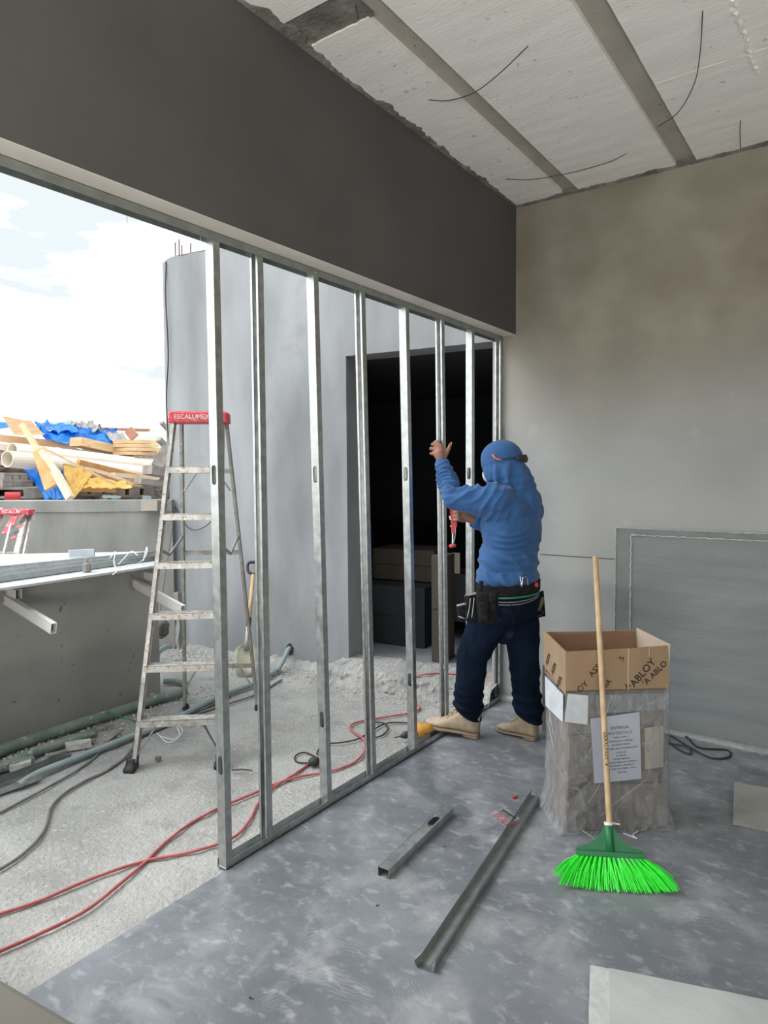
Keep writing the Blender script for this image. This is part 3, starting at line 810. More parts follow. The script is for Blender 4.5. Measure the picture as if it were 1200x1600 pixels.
# pale torn edges: thin beads along top and left
def bead(name, a, b, r, m, parent, n=90, seed=0):
    a = Vector(a); b = Vector(b); pts = []; rs = []
    for k in range(n + 1):
        t = k / n; q = Vector((t * n * .5, seed, 0))
        pts.append(a.lerp(b, t) + Vector((mnoise.noise(q), 0, mnoise.noise(q + Vector((0, 4, 0))))) * r * .9); rs.append(r * (.45 + .9 * abs(mnoise.noise(q * 1.3))))
    bm = bmesh.new(); tube(bm, pts, rs, 6); return O(name, bm, m, parent, smooth=True)
bead('torn_edge', (.853, -.034, .05), (.853, -.034, 1.16), .0075, 'boardedge', o, seed=2)
bead('torn_edge', (.853, -.034, 1.165), (2.1, -.034, 1.165), .006, 'boardedge', o, seed=5)
bead('torn_edge', (.757, -.018, .05), (.757, -.018, 1.2), .0055, 'boardedge', o, seed=7)
bead('torn_edge', (.757, -.018, 1.203), (2.1, -.018, 1.203), .005, 'boardedge', o, seed=9)
O('plaster_joint', BX((.27, -.002, 1.008), (.757, .0, 1.0125)), 'header', bw)
# board at the bottom right, on battens
A = PZ(922, 1506, .032); B_ = PZ(888, 1600, .032); Cq = PZ(1200, 1563, .032)
ex = (Cq - A); ex.z = 0; ex.normalize(); ey = Vector((0, 0, 1)).cross(ex)
Mb = Matrix((ex, -ey, -Vector((0, 0, 1)))).transposed().to_4x4(); Mb.translation = A
st = thing('cement_board', A, 'pale grey cement board with a recessed left edge lying flat in the bottom right corner', 'board')
st.location.z = 0; LOC[st] = Vector((A.x, A.y, 0))
O('panel', rock_box((.055, 0, 0), (1.1, .7, .014), Mb, 3, .0018, 3, 20), 'board', st)
O('recessed_edge', rock_box((0, 0, .0035), (.0555, .7, .014), Mb, 3, .0014, 6, 20), 'boardedge', st)
for yy in (.02, .3, .6): O('batten', BX((.012, yy, .0145), (1.05, yy + .05, .032), Mb), 'greywood', st)
# broken fragment at right
A = PZ(1145, 1290, .0); Tt = PZ(1171, 1231, .055); R2 = PZ(1240, 1310, .0)
ex = (R2 - A).normalized(); ey = (Tt - A); ey = (ey - ex * ey.dot(ex)); ly = ey.length; ey.normalize()
Mq = Matrix((ex, ey, ex.cross(ey))).transposed().to_4x4(); Mq.translation = A + Vector((0, 0, .016))
O('board_fragment', rock_box((0, 0, -.014), (.34, ly, 0), Mq, 3, .0028, 12, 22), 'boardmid', label='small broken cement board offcut tilted on the floor at the right edge', cat='board')
O('board_prop', BX((.05, ly - .07, -.045), (.34, ly - .03, -.0165), Mq), 'greywood', label='wooden block under the small broken board offcut', cat='wood block')

# ================================================================== WRAPPED CARTON, OPEN BOX, BROOM
BX_ = Vector((CR.x, CR.y, 0)).normalized(); BY_ = Vector((CW.x, CW.y, 0)).normalized()
BY_ = (Matrix.Rotation(math.radians(4), 4, 'Z') @ BY_); BX_ = Matrix.Rotation(math.radians(2.5), 4, 'Z') @ BX_; BX_ = (BX_ - BY_ * BX_.dot(BY_)).normalized()
BC = PZ(884, 1302, 0)
MB = Matrix((BX_, BY_, Vector((0, 0, 1)))).transposed().to_4x4(); MB.translation = BC
def rbox_rings(levels, n=10):
    """levels: (z, x0, x1, y0, y1, jitter, seed) -> rings of points in MB frame"""
    R = []
    for (z, x0, x1, y0, y1, j, sd_) in levels:
        ring = []
        for (ax, ay, bx, by) in ((x0, y0, x1, y0), (x1, y0, x1, y1), (x1, y1, x0, y1), (x0, y1, x0, y0)):
            for k in range(n):
                t = k / n; x = ax + (bx - ax) * t; y = ay + (by - ay) * t
                q = Vector((x * 9 + sd_, y * 9, z * 7))
                ring.append(MB @ Vector((x + j * mnoise.noise(q), y + j * mnoise.noise(q + Vector((0, 0, 5))), z + (j * .5 * mnoise.noise(q * 2) if 0 < z < .6 else 0))))
        R.append(ring)
    return R
wb = thing('wrapped_carton', BC, 'tall stack of cartons wrapped in clear plastic with a paper sheet taped on', 'package')
MT['cardgrey'] = mat('dusty_carton', (0.19, 0.145, 0.115), (0.26, 0.20, 0.16), 0.9, scale=9)
def carton(lo, hi, m='cardgrey', seed=0):
    L = [(lo[2] + (hi[2] - lo[2]) * t, lo[0], hi[0], lo[1], hi[1], .003 + .006 * math.sin(math.pi * t), seed) for t in (0, .25, .5, .75, 1)]
    bm = bmesh.new(); loft(bm, rbox_rings(L, 6)); return O('carton', bm, m, wb)
carton((.008, .008, .004), (.448, .262, .20), seed=1)
carton((.012, .012, .204), (.435, .258, .42), seed=5)
carton((.010, .012, .424), (.430, .256, .612), seed=9)
# film layer, loose and flaring out at the bottom
lv = []
for k in range(30):
    z = .002 + .612 * k / 29
    fl = .045 * max(0, 1 - z / .13) ** 1.4
    lv.append((z, -.006 - fl * .8, .447 + fl * .55, -.006 - fl * .3, .270 + fl * .2, .014, 30))
bm = bmesh.new(); loft(bm, rbox_rings(lv, 22), cap=False); O('plastic_wrap', bm, 'film', wb, smooth=True)
# diagonal tight folds of film: thin glossy ridges
random.seed(3)
for k in range(12):
    y = -.013 if k < 9 else None
    if y is not None:
        x0 = random.uniform(.0, .40); z0 = random.uniform(.05, .6); an = random.choice((-1, 1)) * random.uniform(.5, 1.3); L_ = random.uniform(.08, .26)
        p = Vector((x0, y, z0)); d = Vector((math.cos(an), 0, math.sin(an)))
        q = p + d * L_
        if q.x > .44 or q.x < 0 or q.z > .61 or q.z < .02: continue
        pts = [MB @ (p.lerp(q, t) + Vector((0, -.002 * math.sin(t * 3.1), .01 * math.sin(t * 2.5 + k)))) for t in (0, .25, .5, .75, 1)]
    else:
        y0 = random.uniform(.02, .22); z0 = random.uniform(.1, .5); L_ = random.uniform(.08, .2); an = random.uniform(.6, 1.6)
        p = Vector((-.012, y0, z0)); q = p + Vector((0, math.cos(an), math.sin(an))) * L_
        pts = [MB @ p.lerp(q, t) for t in (0, .25, .5, .75, 1)]
    O('film_crease', TB(pts, [.0004, .0012, .0014, .001, .0004], 5, 3), 'foam', wb) if False else O('film_crease', TB(smooth_path(pts, 3), .0006, 5), 'foam', wb)
O('film_tail', TB([MB @ Vector(p) for p in ((.24, -.03, .006), (.265, -.055, .004), (.28, -.075, .004), (.275, -.045, .005), (.31, -.02, .006))], .003, 5, 5), 'foam', wb)
Wf = MB @ Matrix(((1, 0, 0, 0), (0, 0, -1, 0), (0, 1, 0, 0), (0, 0, 0, 1)))    # local x,y on the front face, z outwards (towards camera)
def front(x, z, off, rot=0): return Wf @ Matrix.Translation((x, z, off)) @ Matrix.Rotation(rot, 4, 'Z')
# front paper
Mpp = front(.210, .375, .022, .06)
bm = bmesh.new(); prism(bm, [(-.105, -.145), (.100, -.145), (.105, .145), (-.108, .135)], Mpp, .0006); pp = O('paper_sheet', bm, 'paper', wb)
lines = [('ENTREGA,', .018, .085, .0), ('PROYECTO 2', .018, .062, -.004), ('TORRE A NIVEL 3', .009, .044, 0), ('CERRADURAS Y HERRAJES', .009, .028, 0), ('MATERIAL FRAGIL', .010, .012, 0),
         ('NO ABRIR SIN AUTORIZACION', .010, -.004, 0), ('FAVOR DE', .009, -.022, 0), ('NO MOVER', .009, -.036, 0), ('RECIBE ALMACEN', .009, -.050, 0),
         ('REVISAR EL EMPAQUE COMPLETO', .009, -.064, 0), ('ENTREGAR AL RESIDENTE', .009, -.078, 0), ('DE OBRA CON FIRMA Y SELLO', .009, -.092, 0), ('GRACIAS', .010, -.108, 0)]
for s, sz, y, dx in lines:
    text_mesh('printed_line', s, sz, Mpp @ Matrix.Translation((.018 + dx, y, .0009)), 'greyink', pp, .0002)
# foam sheet, beige papers
bm = bmesh.new(); prism(bm, [(-.012, .49), (.085, .475), (.087, .60), (.0, .61)], front(0, 0, .011), .003); O('foam_sheet', bm, 'foam', wb)
bm = bmesh.new(); prism(bm, [(-.25, .48), (-.015, .47), (-.004, .605), (-.25, .60)], MB @ Matrix(((0, 0, -1, -.012), (1, 0, 0, .26), (0, 1, 0, 0), (0, 0, 0, 1))), .003); O('foam_sheet', bm, 'foam', wb)
bm = bmesh.new(); prism(bm, [(.34, .27), (.42, .28), (.418, .46), (.335, .45)], front(0, 0, .009), .002); O('beige_label', bm, 'beige', wb)
bm = bmesh.new(); prism(bm, [(.13, .52), (.44, .53), (.44, .60), (.12, .60)], front(0, 0, .008), .001); O('packing_tape', bm, 'film', wb)
for (x, z, rot, s) in ((.09, .36, .9, 'ASSA ABLOY'), (.06, .20, .8, 'ASSA ABLOY'), (.10, .10, .5, 'ASSA ABLOY'), (.33, .14, .7, 'ASSA ABLOY'), (.40, .22, .7, 'ABLOY'), (.38, .06, .5, 'ASSA')):
    text_mesh('printed_lettering', s, .028, front(x, z, -.001 if z > .2 else .004, rot), 'greyink', wb, .0004)

# open box on top
ob_ = thing('open_cardboard_box', BC + Vector((0, 0, .62)), 'open brown cardboard box with diagonal black lettering on top of the wrapped cartons', 'box')
T = .005
X0, X1, Y0, Y1, Z0, Z1 = -.012, .432, -.014, .262, .618, .790
def plate(poly_pts, m, name='side_panel', label=None):
    """poly in MB coords, extruded by small thickness inward"""
    pts = [Vector(p) for p in poly_pts]; n_ = (pts[1] - pts[0]).cross(pts[2] - pts[0]).normalized()
    bm = bmesh.new(); a = [bm.verts.new(MB @ p) for p in pts]; b = [bm.verts.new(MB @ (p + n_ * T)) for p in pts]
    n = len(pts); bm.faces.new(a); bm.faces.new(b[::-1])
    for i in range(n): bm.faces.new((a[i], a[(i + 1) % n], b[(i + 1) % n], b[i]))
    return O(name, bm, m, ob_, label=label)
plate([(X0, Y0, Z0), (X0, Y0, Z1 - .002), (X0 + .20, Y0, Z1 + .004), (X0 + .275, Y0, Z1 + .006), (X1, Y0 + .002, Z1 + .014), (X1 + .006, Y0, Z0 + .02), (X1 - .002, Y0, Z0)], 'card', 'front_panel')
plate([(X0, Y0, Z0 - .012), (X0 - .004, Y1, Z0 + .03), (X0 - .010, Y1 + .004, Z1 + .028), (X0, Y0, Z1 - .002)], 'card', 'side_panel')
plate([(X0, Y1, Z0), (X1, Y1, Z0), (X1 - .02, Y1, Z1 + .015), (X0, Y1, Z1 + .018)][::-1], 'cardin', 'back_panel')
plate([(X1, Y0, Z0), (X1, Y1, Z0), (X1 - .012, Y1 - .004, Z1 + .028), (X1 + .012, Y0 + .006, Z1 + .018)][::-1], 'cardpale', 'side_panel')
plate([(X0, Y0, Z0), (X1, Y0, Z0), (X1, Y1, Z0), (X0, Y1, Z0)], 'cardin', 'base_panel')
bm = bmesh.new(); box(bm, (X0 + .268, Y0 - .0018, Z0 + .0), (X0 + .272, Y0 + .001, Z1 + .006), MB @ Matrix.Identity(4)); O('panel_fold', bm, 'cardpale', ob_)
bm = bmesh.new(); box(bm, (X1 - .085, Y0 - .0008, Z1 - .03), (X1 - .083, Y0 + .001, Z1 + .013), MB); O('panel_fold', bm, 'cardpale', ob_)
FZ = -Y0 + .0006
def ftext(s, x, z, rot, sz=.036): text_mesh('printed_lettering', s, sz, front(x, z, FZ, rot), 'ink', ob_, .0004)
ftext('ASS', .113, .705, .85); ftext('OY', .062, .638, .75); ftext('SA', .168, .650, .75, .034); ftext('.S', .228, .752, 1.2, .032)
ftext('ABLOY', .322, .690, .85, .045); ftext('A', .256, .635, .8, .036)
ftext("'A ABLO", .375, .688, .78, .036)
side = MB @ Matrix(((0, 0, -1, X0 - .0075), (-1, 0, 0, 0), (0, 1, 0, 0), (0, 0, 0, 1)))
for (y, z, r_) in ((.20, .70, .9), (.12, .68, .9), (.05, .64, .9)):
    text_mesh('printed_lettering', 'ASSA', .034, side @ Matrix.Translation((-y, z, .0)) @ Matrix.Rotation(r_, 4, 'Z'), 'ink', ob_, .0006)

# board hidden behind the carton (narrow dark edge left)
_q = PZ(853, 1142, 0); O('leaning_plank', BX((-.016, -.02, 0), (.016, .0, .40), Matrix.Translation(_q)), 'greywood', label='narrow dusty plank standing behind the left side of the wrapped cartons', cat='plank')

# broom
P0b = PD(962, 1396, 2.53); gz = P0b.z
H0 = PD(953, 1299, 2.63); H1 = PD(930, 868, 2.95)
br = thing('broom', Vector((H0.x, H0.y, 0)), 'broom with neon green bristles and wooden handle leaning on the wrapped cartons', 'broom')
hd = (H1 - H0).normalized()
O('handle', TB([H0 - hd * .06, H0, H0.lerp(H1, .5), H1 - hd * .01, H1 - hd * .003, H1], [.0118, .0118, .0118, .0118, .009, .004], 14), 'wood', br, smooth=True)
bxr = (PD(1003, 1336, 2.585) - PD(905, 1326, 2.615)); bxr.normalize()
hy = hd; hn = bxr.cross(hy).normalized(); hx_ = hy.cross(hn).normalized()
HB = PD(953, 1331, 2.60)
MH = Matrix((hx_, hn, hy)).transposed().to_4x4(); MH.translation = HB
bm = bmesh.new()
ob_r = []
prof = [(-.122, -.002), (-.122, .010), (-.10, .014), (-.07, .026), (-.045, .045), (-.028, .068), (-.018, .088), (.018, .088), (.028, .068), (.045, .045), (.07, .026), (.10, .014), (.122, .010), (.122, -.002)]
prism(bm, prof, MH @ Matrix(((1, 0, 0, 0), (0, 0, 1, -.007), (0, 1, 0, 0), (0, 0, 0, 1))), .014)
O('broom_head', bm, 'green', br)
O('bristle_block', BX((-.126, -.019, -.016), (.126, .019, .002), MH, bev=.003), 'green', br)
O('socket', TB([MH @ Vector((0, 0, -.008)), MH @ Vector((0, 0, .05)), MH @ Vector((0, 0, .096))], [.019, .017, .016], 14), 'green', br, smooth=True)
O('binding_tape', TB([MH @ Vector((0, 0, .094)), MH @ Vector((0, 0, .104))], .0165, 12), 'strap', br)
O('tape_tail', TB([MH @ Vector((.012, -.012, .100)), MH @ Vector((.03, -.018, .098)), MH @ Vector((.045, -.015, .097))], .0035, 5), 'strap', br)
O('tape_tail', TB([MH @ Vector((.004, -.014, .10)), MH @ Vector((.006, -.016, .125))], [.006, .001], 5), 'strap', br)
random.seed(11)
down = (P0b - HB); dl = down.length; down.normalize()
# tufts: 15 x 3 rows, each a fan of filaments joined into one tuft mesh
for ix in range(16):
    for iy in range(3):
        u = -1 + 2 * ix / 15; bm = bmesh.new()
        root = MH @ Vector((.117 * u, -.013 + .013 * iy, -.014))
        for q in range(20):
            uu = u + random.uniform(-.08, .08)
            tipx = hx_ * (uu * .205 + random.uniform(-.006, .006)) - hx_ * 0.0
            dep = hn * (-.038 + .038 * iy + random.uniform(-.012, .012))
            base = HB + down * (dl * (1.0 - .05 * abs(uu) ** 2))
            tip = base + tipx + dep
            tip.z = .004 + random.uniform(0, .006) + .012 * abs(uu) ** 3
            r0 = root + hx_ * random.uniform(-.004, .004) + hn * random.uniform(-.004, .004)
            mid = r0.lerp(tip, .5) + hx_ * (u * .006) + Vector((0, 0, .003))
            tube(bm, [r0, mid, tip], [.0011, .0013, .0009], 3, False)
        O('bristle_tuft', bm, 'bristle', br)
for (a, b, c) in (((-.118, 0, -.015), (-.18, -.01, -.05), (-.205, -.02, -.13)), ((-.115, 0, -.015), (-.17, .0, -.06), (-.195, -.02, -.12)), ((-.02, -.02, .0), (-.055, -.03, .04), (-.095, -.04, .065)),
                  ((.12, 0, -.015), (.15, -.01, -.03), (.185, -.02, -.06)), ((.125, 0, -.02), (.17, -.01, -.07), (.23, -.02, -.13)), ((-.12, 0, -.02), (-.15, 0, -.08), (-.195, -.02, -.125)), ((-.09, -.02, -.1), (0, -.03, -.05), (.02, -.03, .01))):
    O('loose_bristle', TB([MH @ Vector(p) for p in (a, b, c)], .0009, 4, 4), 'bristlepale', br)
# faded burned-in lettering running down the handle (blurred, only some strokes readable in the photo)
Mh = frame(H0.lerp(H1, .26), -hd, z=-CW)
text_mesh('burned_lettering', 'ULTRACLEAN  8', .020, frame(H0.lerp(H1, .30) - (CW * .0121) - CR * .002, -hd, z=-CW), 'ink', br, .0003, spacing=1.15) if False else text_mesh('burned_lettering', 'UKRALPAST  8', .017, frame(H0.lerp(H1, .28) - (CW * .0123) - CR * .003, -hd, z=-CW), 'ink', br, .0003, spacing=1.2)

# coil of black cable at the back wall
pts = [PZ(1036, 1143, .006), PZ(1070, 1150, .006), PZ(1092, 1168, .006), PZ(1136, 1172, .006), PZ(1138, 1183, .006), PZ(1110, 1184, .008), PZ(1075, 1166, .012), PZ(1045, 1148, .012),
       PZ(1042, 1156, .010), PZ(1062, 1172, .006), PZ(1078, 1178, .006), PZ(1076, 1168, .018), PZ(1050, 1162, .012), PZ(1034, 1160, .006)]
O('black_cable', TB(pts, .0055, 7, 8), 'black', label='loosely coiled black cable on the floor behind the wrapped cartons', cat='cable')

# ================================================================== STEPLADDER on the terrace
def channel(bm, a, b, w, d, up, t=.003, mi=0):
    """U profile from a to b: web width w across, flanges depth d along 'up'"""
    a = Vector(a); b = Vector(b); M = frame(a, b - a, z=up); L = (b - a).length
    box(bm, (0, -w / 2, -t), (L, w / 2, 0), M, mi); box(bm, (0, -w / 2, -d), (L, -w / 2 + t, 0), M, mi); box(bm, (0, w / 2 - t, -d), (L, w / 2, 0), M, mi)
FL, FR = PZ(208, 1190, .03), PZ(347, 1184, .03)
RL, RR = PZ(289, 1103, .02), PZ(402, 1102, .02)
wd = Vector((.75, .67, 0)).normalized()
Tc = (Vector((-.969, -1.926, 0)) + .46 * (Vector((-.457, .736, 0)).normalized()) + wd * .008); Tc.z = 1.86
ldr = thing('stepladder', Vector((Tc.x, Tc.y, 0)), 'worn aluminium stepladder with a paint-spattered red cap behind the first stud', 'ladder')
fwdv = Vector((.457, -.736, 0)).normalized()     # towards the front rails
FT = [Tc - wd * .148 + fwdv * .03, Tc + wd * .148 + fwdv * .03]
RT = [Tc - wd * .125 - fwdv * .06, Tc + wd * .135 - fwdv * .06]
for k, (a, b) in enumerate(((FL, FT[0]), (FR, FT[1]))):
    bm = bmesh.new(); bar(bm, a, b, .022, .062, up=fwdv, bev=0); 
    bm = bmesh.new(); sgn = 1 if k == 0 else -1
    ax = (b - a).normalized(); outw = (-wd if k == 0 else wd); fz = outw.cross(ax); fz.normalize()
    # web faces sideways, flanges point inwards
    M = Matrix((ax, outw.cross(ax).normalized() * 1, outw)).transposed().to_4x4(); M.translation = a
    L = (b - a).length
    box(bm, (0, -.032, -.003), (L, .032, 0), M); box(bm, (0, -.032, -.022), (L, -.0285, 0), M); box(bm, (0, .0285, -.022), (L, .032, 0), M)
    O('front_rail', bm, 'alu', ldr)
for k, (a, b) in enumerate(((RL, RT[0]), (RR, RT[1]))):
    bm = bmesh.new(); bar(bm, a, b, .016, .030, up=fwdv); O('rear_rail', bm, 'alurail', ldr)
HS = [.24, .515, .785, 1.055, 1.32, 1.585]
for i, z in enumerate(HS):
    t = (z - FL.z) / (FT[0].z - FL.z)
    a = FL.lerp(FT[0], t) + wd * .004; b = FR.lerp(FT[1], t) - wd * .004
    bm = bmesh.new(); M = frame(a, b - a); L = (b - a).length
    s = 1 if M.to_3x3() @ Vector((0, 1, 0)) @ fwdv > 0 else -1
    lo, hi = sorted((s * -.04, s * .04)); box(bm, (0, lo, -.003), (L, hi, 0), M)
    lo, hi = sorted((s * .037, s * .04)); box(bm, (0, lo, -.034), (L, hi, 0), M)
    lo, hi = sorted((s * -.037, s * -.04)); box(bm, (0, lo, -.022), (L, hi, 0), M)
    for q in range(6):
        y = s * (-.03 + .012 * q); box(bm, (0, y - .0015, 0), (L, y + .0015, .0015), M)
    O('step', bm, 'alu', ldr)
for z in (.30, 1.055, 1.56):
    t = (z - RL.z) / (RT[0].z - RL.z); a = RL.lerp(RT[0], t); b = RR.lerp(RT[1], t)
    bm = bmesh.new(); bar(bm, a, b, .006, .03); O('rear_bar', bm, 'alurail', ldr)
    if z != 1.055:
        for s_, p, q in ((0, a, b), (1, b, a)):
            d = (q - p).normalized(); O('corner_brace', TB([p + d * .09, p + Vector((0, 0, -.10 if z > 1 else -.12)) + (RL - RT[0]).normalized() * .02 + d * .01], .006, 6), 'alurail', ldr)
# front knee braces under the bottom step
t = (HS[0] - FL.z) / (FT[0].z - FL.z)
for a, f, s in ((FL.lerp(FT[0], t), FL, 1), (FR.lerp(FT[1], t), FR, -1)):
    bm = bmesh.new(); bar(bm, a + wd * .12 * s + Vector((0, 0, -.005)), f + wd * .012 * s + Vector((0, 0, .02)), .006, .024, up=fwdv); O('knee_brace', bm, 'alurail', ldr)
# folding spreaders
for k in (0, 1):
    a = (FL if k == 0 else FR).lerp(FT[k], .60); b = (RL if k == 0 else RR).lerp(RT[k], .62); m_ = a.lerp(b, .45) + Vector((0, 0, -.07))
    bm = bmesh.new(); bar(bm, a, m_, .004, .018); bar(bm, m_, b, .004, .018); O('spreader', bm, 'galvdark', ldr)
# rubber feet
for p, n_ in ((FL, 'rubber_foot'), (FR, 'rubber_foot'), (RL, 'rubber_foot'), (RR, 'rubber_foot')):
    f = fwdv if p in (FL, FR) else -fwdv
    bm = bmesh.new(); M = frame(Vector((p.x, p.y, 0)), f)
    big = p in (FL, FR)
    r_ = 1.0 if big else .6
    loft(bm, [[M @ Vector((x * r_, y * r_, z)) for x, y in ((-.028, -.02), (.06 if z < .02 else .03, -.026), (.06 if z < .02 else .03, .026), (-.028, .02))] for z in (-.008, .012, .03, .055 * r_)])
    bmesh.ops.subdivide_edges(bm, edges=bm.edges[:], cuts=1, use_grid_fill=True)
    for v in bm.verts: v.co += Vector((mnoise.noise(v.co * 40), mnoise.noise(v.co * 40 + Vector((3, 0, 0))), 0)) * .006
    O(n_, bm, 'black', ldr, smooth=True)
# cap
bm = bmesh.new(); Mc = frame(Tc, wd)
rings = []
for z, ex in ((-.02, .0), (-.014, .003), (.035, .001), (.044, -.006), (.046, -.012)):
    r = []
    lx, ly, c = .168 + ex, .075 + ex, .018
    for (cx, cy, a0) in ((lx - c, ly - c, 0), (-lx + c, ly - c, 90), (-lx + c, -ly + c, 180), (lx - c, -ly + c, 270)):
        for k in range(5):
            an = math.radians(a0 + 22.5 * k); r.append(Mc @ Vector((cx + c * math.cos(an), cy + c * math.sin(an), z)))
    rings.append(r)
loft(bm, rings); O('top_cap', bm, 'red', ldr)
fl_ = -1 if (Mc.to_3x3() @ Vector((0, 1, 0))) @ fwdv < 0 else 1
Mt = Matrix((wd, Vector((0, 0, 1)), fwdv)).transposed().to_4x4(); Mt.translation = Tc + fwdv * .0785 + Vector((0, 0, .012)) - wd * .02
text_mesh('cap_lettering', 'ESCALUMEX', .036, Mt, 'whitetext', ldr, .0008)

# second, folded ladder with red cap leaning on the outer parapet
la = thing('folded_ladder', PD(10, 880, 5.3), 'folded aluminium stepladder with red cap leaning on the outer parapet at the left edge', 'ladder')
p0, p1 = PD(-2, 905, 4.9), PD(20, 797, 5.55); q0, q1 = PD(22, 905, 4.9), PD(46, 800, 5.6)
for a, b in ((p0 - CR * .10, p1 - CR * .10), (q0 - CR * .02, q1 - CR * .02)):
    bm = bmesh.new(); ex_ = (a - b) * 4.2; bar(bm, b + (a - b) * 3.0, b, .05, .03, up=CW); O('rail', bm, 'alu', la)
for a, b in ((p0, p1 + CR * .02), (q0 + CR * .04, q1 + CR * .03)):
    bm = bmesh.new(); bar(bm, b + (a - b) * 3.0, b, .02, .03, up=CW); O('rear_rail', bm, 'alurail', la)
a, b = PD(-14, 800, 5.5), PD(50, 800, 5.5)
bm = bmesh.new(); bar(bm, a, b, .10, .045, up=(0, 0, 1), bev=.008); O('top_cap', bm, 'red', la)
text_mesh('cap_lettering', 'ESCALUM', .034, Matrix((CR, CU, -CW)).transposed().to_4x4().copy() if False else (lambda M: (setattr(M, 'translation', PD(17, 800, 5.44)), M)[1])(Matrix((CR, CU, -CW)).transposed().to_4x4()), 'whitetext', la, .001)
a = p0.lerp(p1, .35); b = q0.lerp(q1, .35)
bm = bmesh.new(); bar(bm, a - CR * .1, b, .06, .02); O('step', bm, 'alu', la)
a = PD(8, 834, 5.32); b = PD(24, 806, 5.45)
bm = bmesh.new(); bar(bm, a, b, .055, .006, up=CW); O('warning_label', bm, 'red', la)
a = PD(18, 846, 5.2); b = PD(36, 812, 5.42)
for k in range(4):
    c_ = a.lerp(b, .12 + k * .25); bm = bmesh.new(); bar(bm, c_, c_ + (b - a) * .1, .04, .004, up=CW); O('small_label', bm, 'black' if k % 2 else 'redclean', la)

# ================================================================== SHELF: board on steel tubes, profiles on top
zt = .965
bd = thing('sheet_table', Vector((-2.25, -1.9, .93)), 'pale cement board laid on white steel tubes on the inner parapet', 'table top')
c1 = PZ(-200, 948, zt); c2 = PZ(246, 883, zt); c3 = PZ(246, 861, zt); c4 = PZ(-120, 868, zt)
bm = bmesh.new(); prism(bm, [(p.x, p.y) for p in (c1, c2, c3, c4)], Matrix.Translation((0, 0, zt - .014)), .013)
O('panel', bm, 'boardedge', bd)
for k, (s_, e_, lab) in enumerate(((PX(3, 932, -2.02), PX(84, 982, -1.46), 'white square steel tube sticking out left below the board table'), (PX(203, 907, -2.02), PX(286, 953, -1.46), 'white square steel tube sticking out behind the ladder from the inner parapet'))):
    d = (e_ - s_).normalized(); s2 = s_ + Vector((0, 0, .0)); M = frame(s2, d); L = (e_ - s_).length; w_, h_, t_ = .032, .058, .0025
    bm = bmesh.new(); box(bm, (0, -w_ / 2, -h_ / 2), (L, w_ / 2, -h_ / 2 + t_), M); box(bm, (0, -w_ / 2, h_ / 2 - t_), (L, w_ / 2, h_ / 2), M)
    box(bm, (0, -w_ / 2, -h_ / 2), (L, -w_ / 2 + t_, h_ / 2), M); box(bm, (0, w_ / 2 - t_, -h_ / 2), (L, w_ / 2, h_ / 2), M)
    o = O('steel_tube', bm, 'whitesteel', label=lab, cat='steel tube')
    bm = bmesh.new(); box(bm, (L - .06, -w_ / 2 + t_, -h_ / 2 + t_), (L - .055, w_ / 2 - t_, h_ / 2 - t_), M); O('tube_inside', bm, 'rustin', o)
for k, (x, y, d_, lab) in enumerate(((16, 926, 3.15, 'white steel tube bracket under the left end of the board table'), (232, 900, 4.05, 'white steel tube bracket under the right end of the board table'))):
    c_ = PX(x, y, -1.955); e = Vector((1, .12, -.05)).normalized(); M = frame(c_ - e * .22, e)
    w_, h_, t_, L = .04, .058, .0025, .30
    bm = bmesh.new(); box(bm, (0, -w_ / 2, -h_ / 2), (L, w_ / 2, -h_ / 2 + t_), M); box(bm, (0, -w_ / 2, h_ / 2 - t_), (L, w_ / 2, h_ / 2), M)
    box(bm, (0, -w_ / 2, -h_ / 2), (L, -w_ / 2 + t_, h_ / 2), M); box(bm, (0, w_ / 2 - t_, -h_ / 2), (L, w_ / 2, h_ / 2), M)
    o = O('steel_tube', bm, 'whitesteel', label=lab, cat='steel tube')
    bm = bmesh.new(); box(bm, (L - .05, -w_ / 2 + t_, -h_ / 2 + t_), (L - .045, w_ / 2 - t_, h_ / 2 - t_), M); O('tube_inside', bm, 'rustin', o)
# bundle of galvanised profiles on the table
dirp = None
for k, (xa, ya, xb, yb, m_, lab) in enumerate(((-40, 914, 250, 873, 'galvdark', 'front steel profile of the bundle on the board table'), (-40, 905, 250, 870, 'galv', 'middle steel profile of the bundle on the board table'), (-40, 897, 250, 867, 'galv', 'rear steel profile of the bundle on the board table'))):
    a = PZ(xa, ya, zt + .004); b = PZ(xb, yb, zt + .004); a.z = b.z = zt + .002
    M = frame(a, b - a); L = (b - a).length; bm = bmesh.new(); w_ = .044; h_ = .032; t_ = .0015
    box(bm, (0, -w_ / 2, 0), (L, w_ / 2, t_), M); box(bm, (0, -w_ / 2, 0), (L, -w_ / 2 + t_, h_), M); box(bm, (0, w_ / 2 - t_, 0), (L, w_ / 2, h_), M)
    box(bm, (0, -w_ / 2, h_ - t_), (L, -w_ / 2 + .012, h_), M); box(bm, (0, w_ / 2 - .012, h_ - t_), (L, w_ / 2, h_), M)
    O('steel_profile', bm, m_, label=lab, cat='steel profile', group='profiles bundled on the board table')
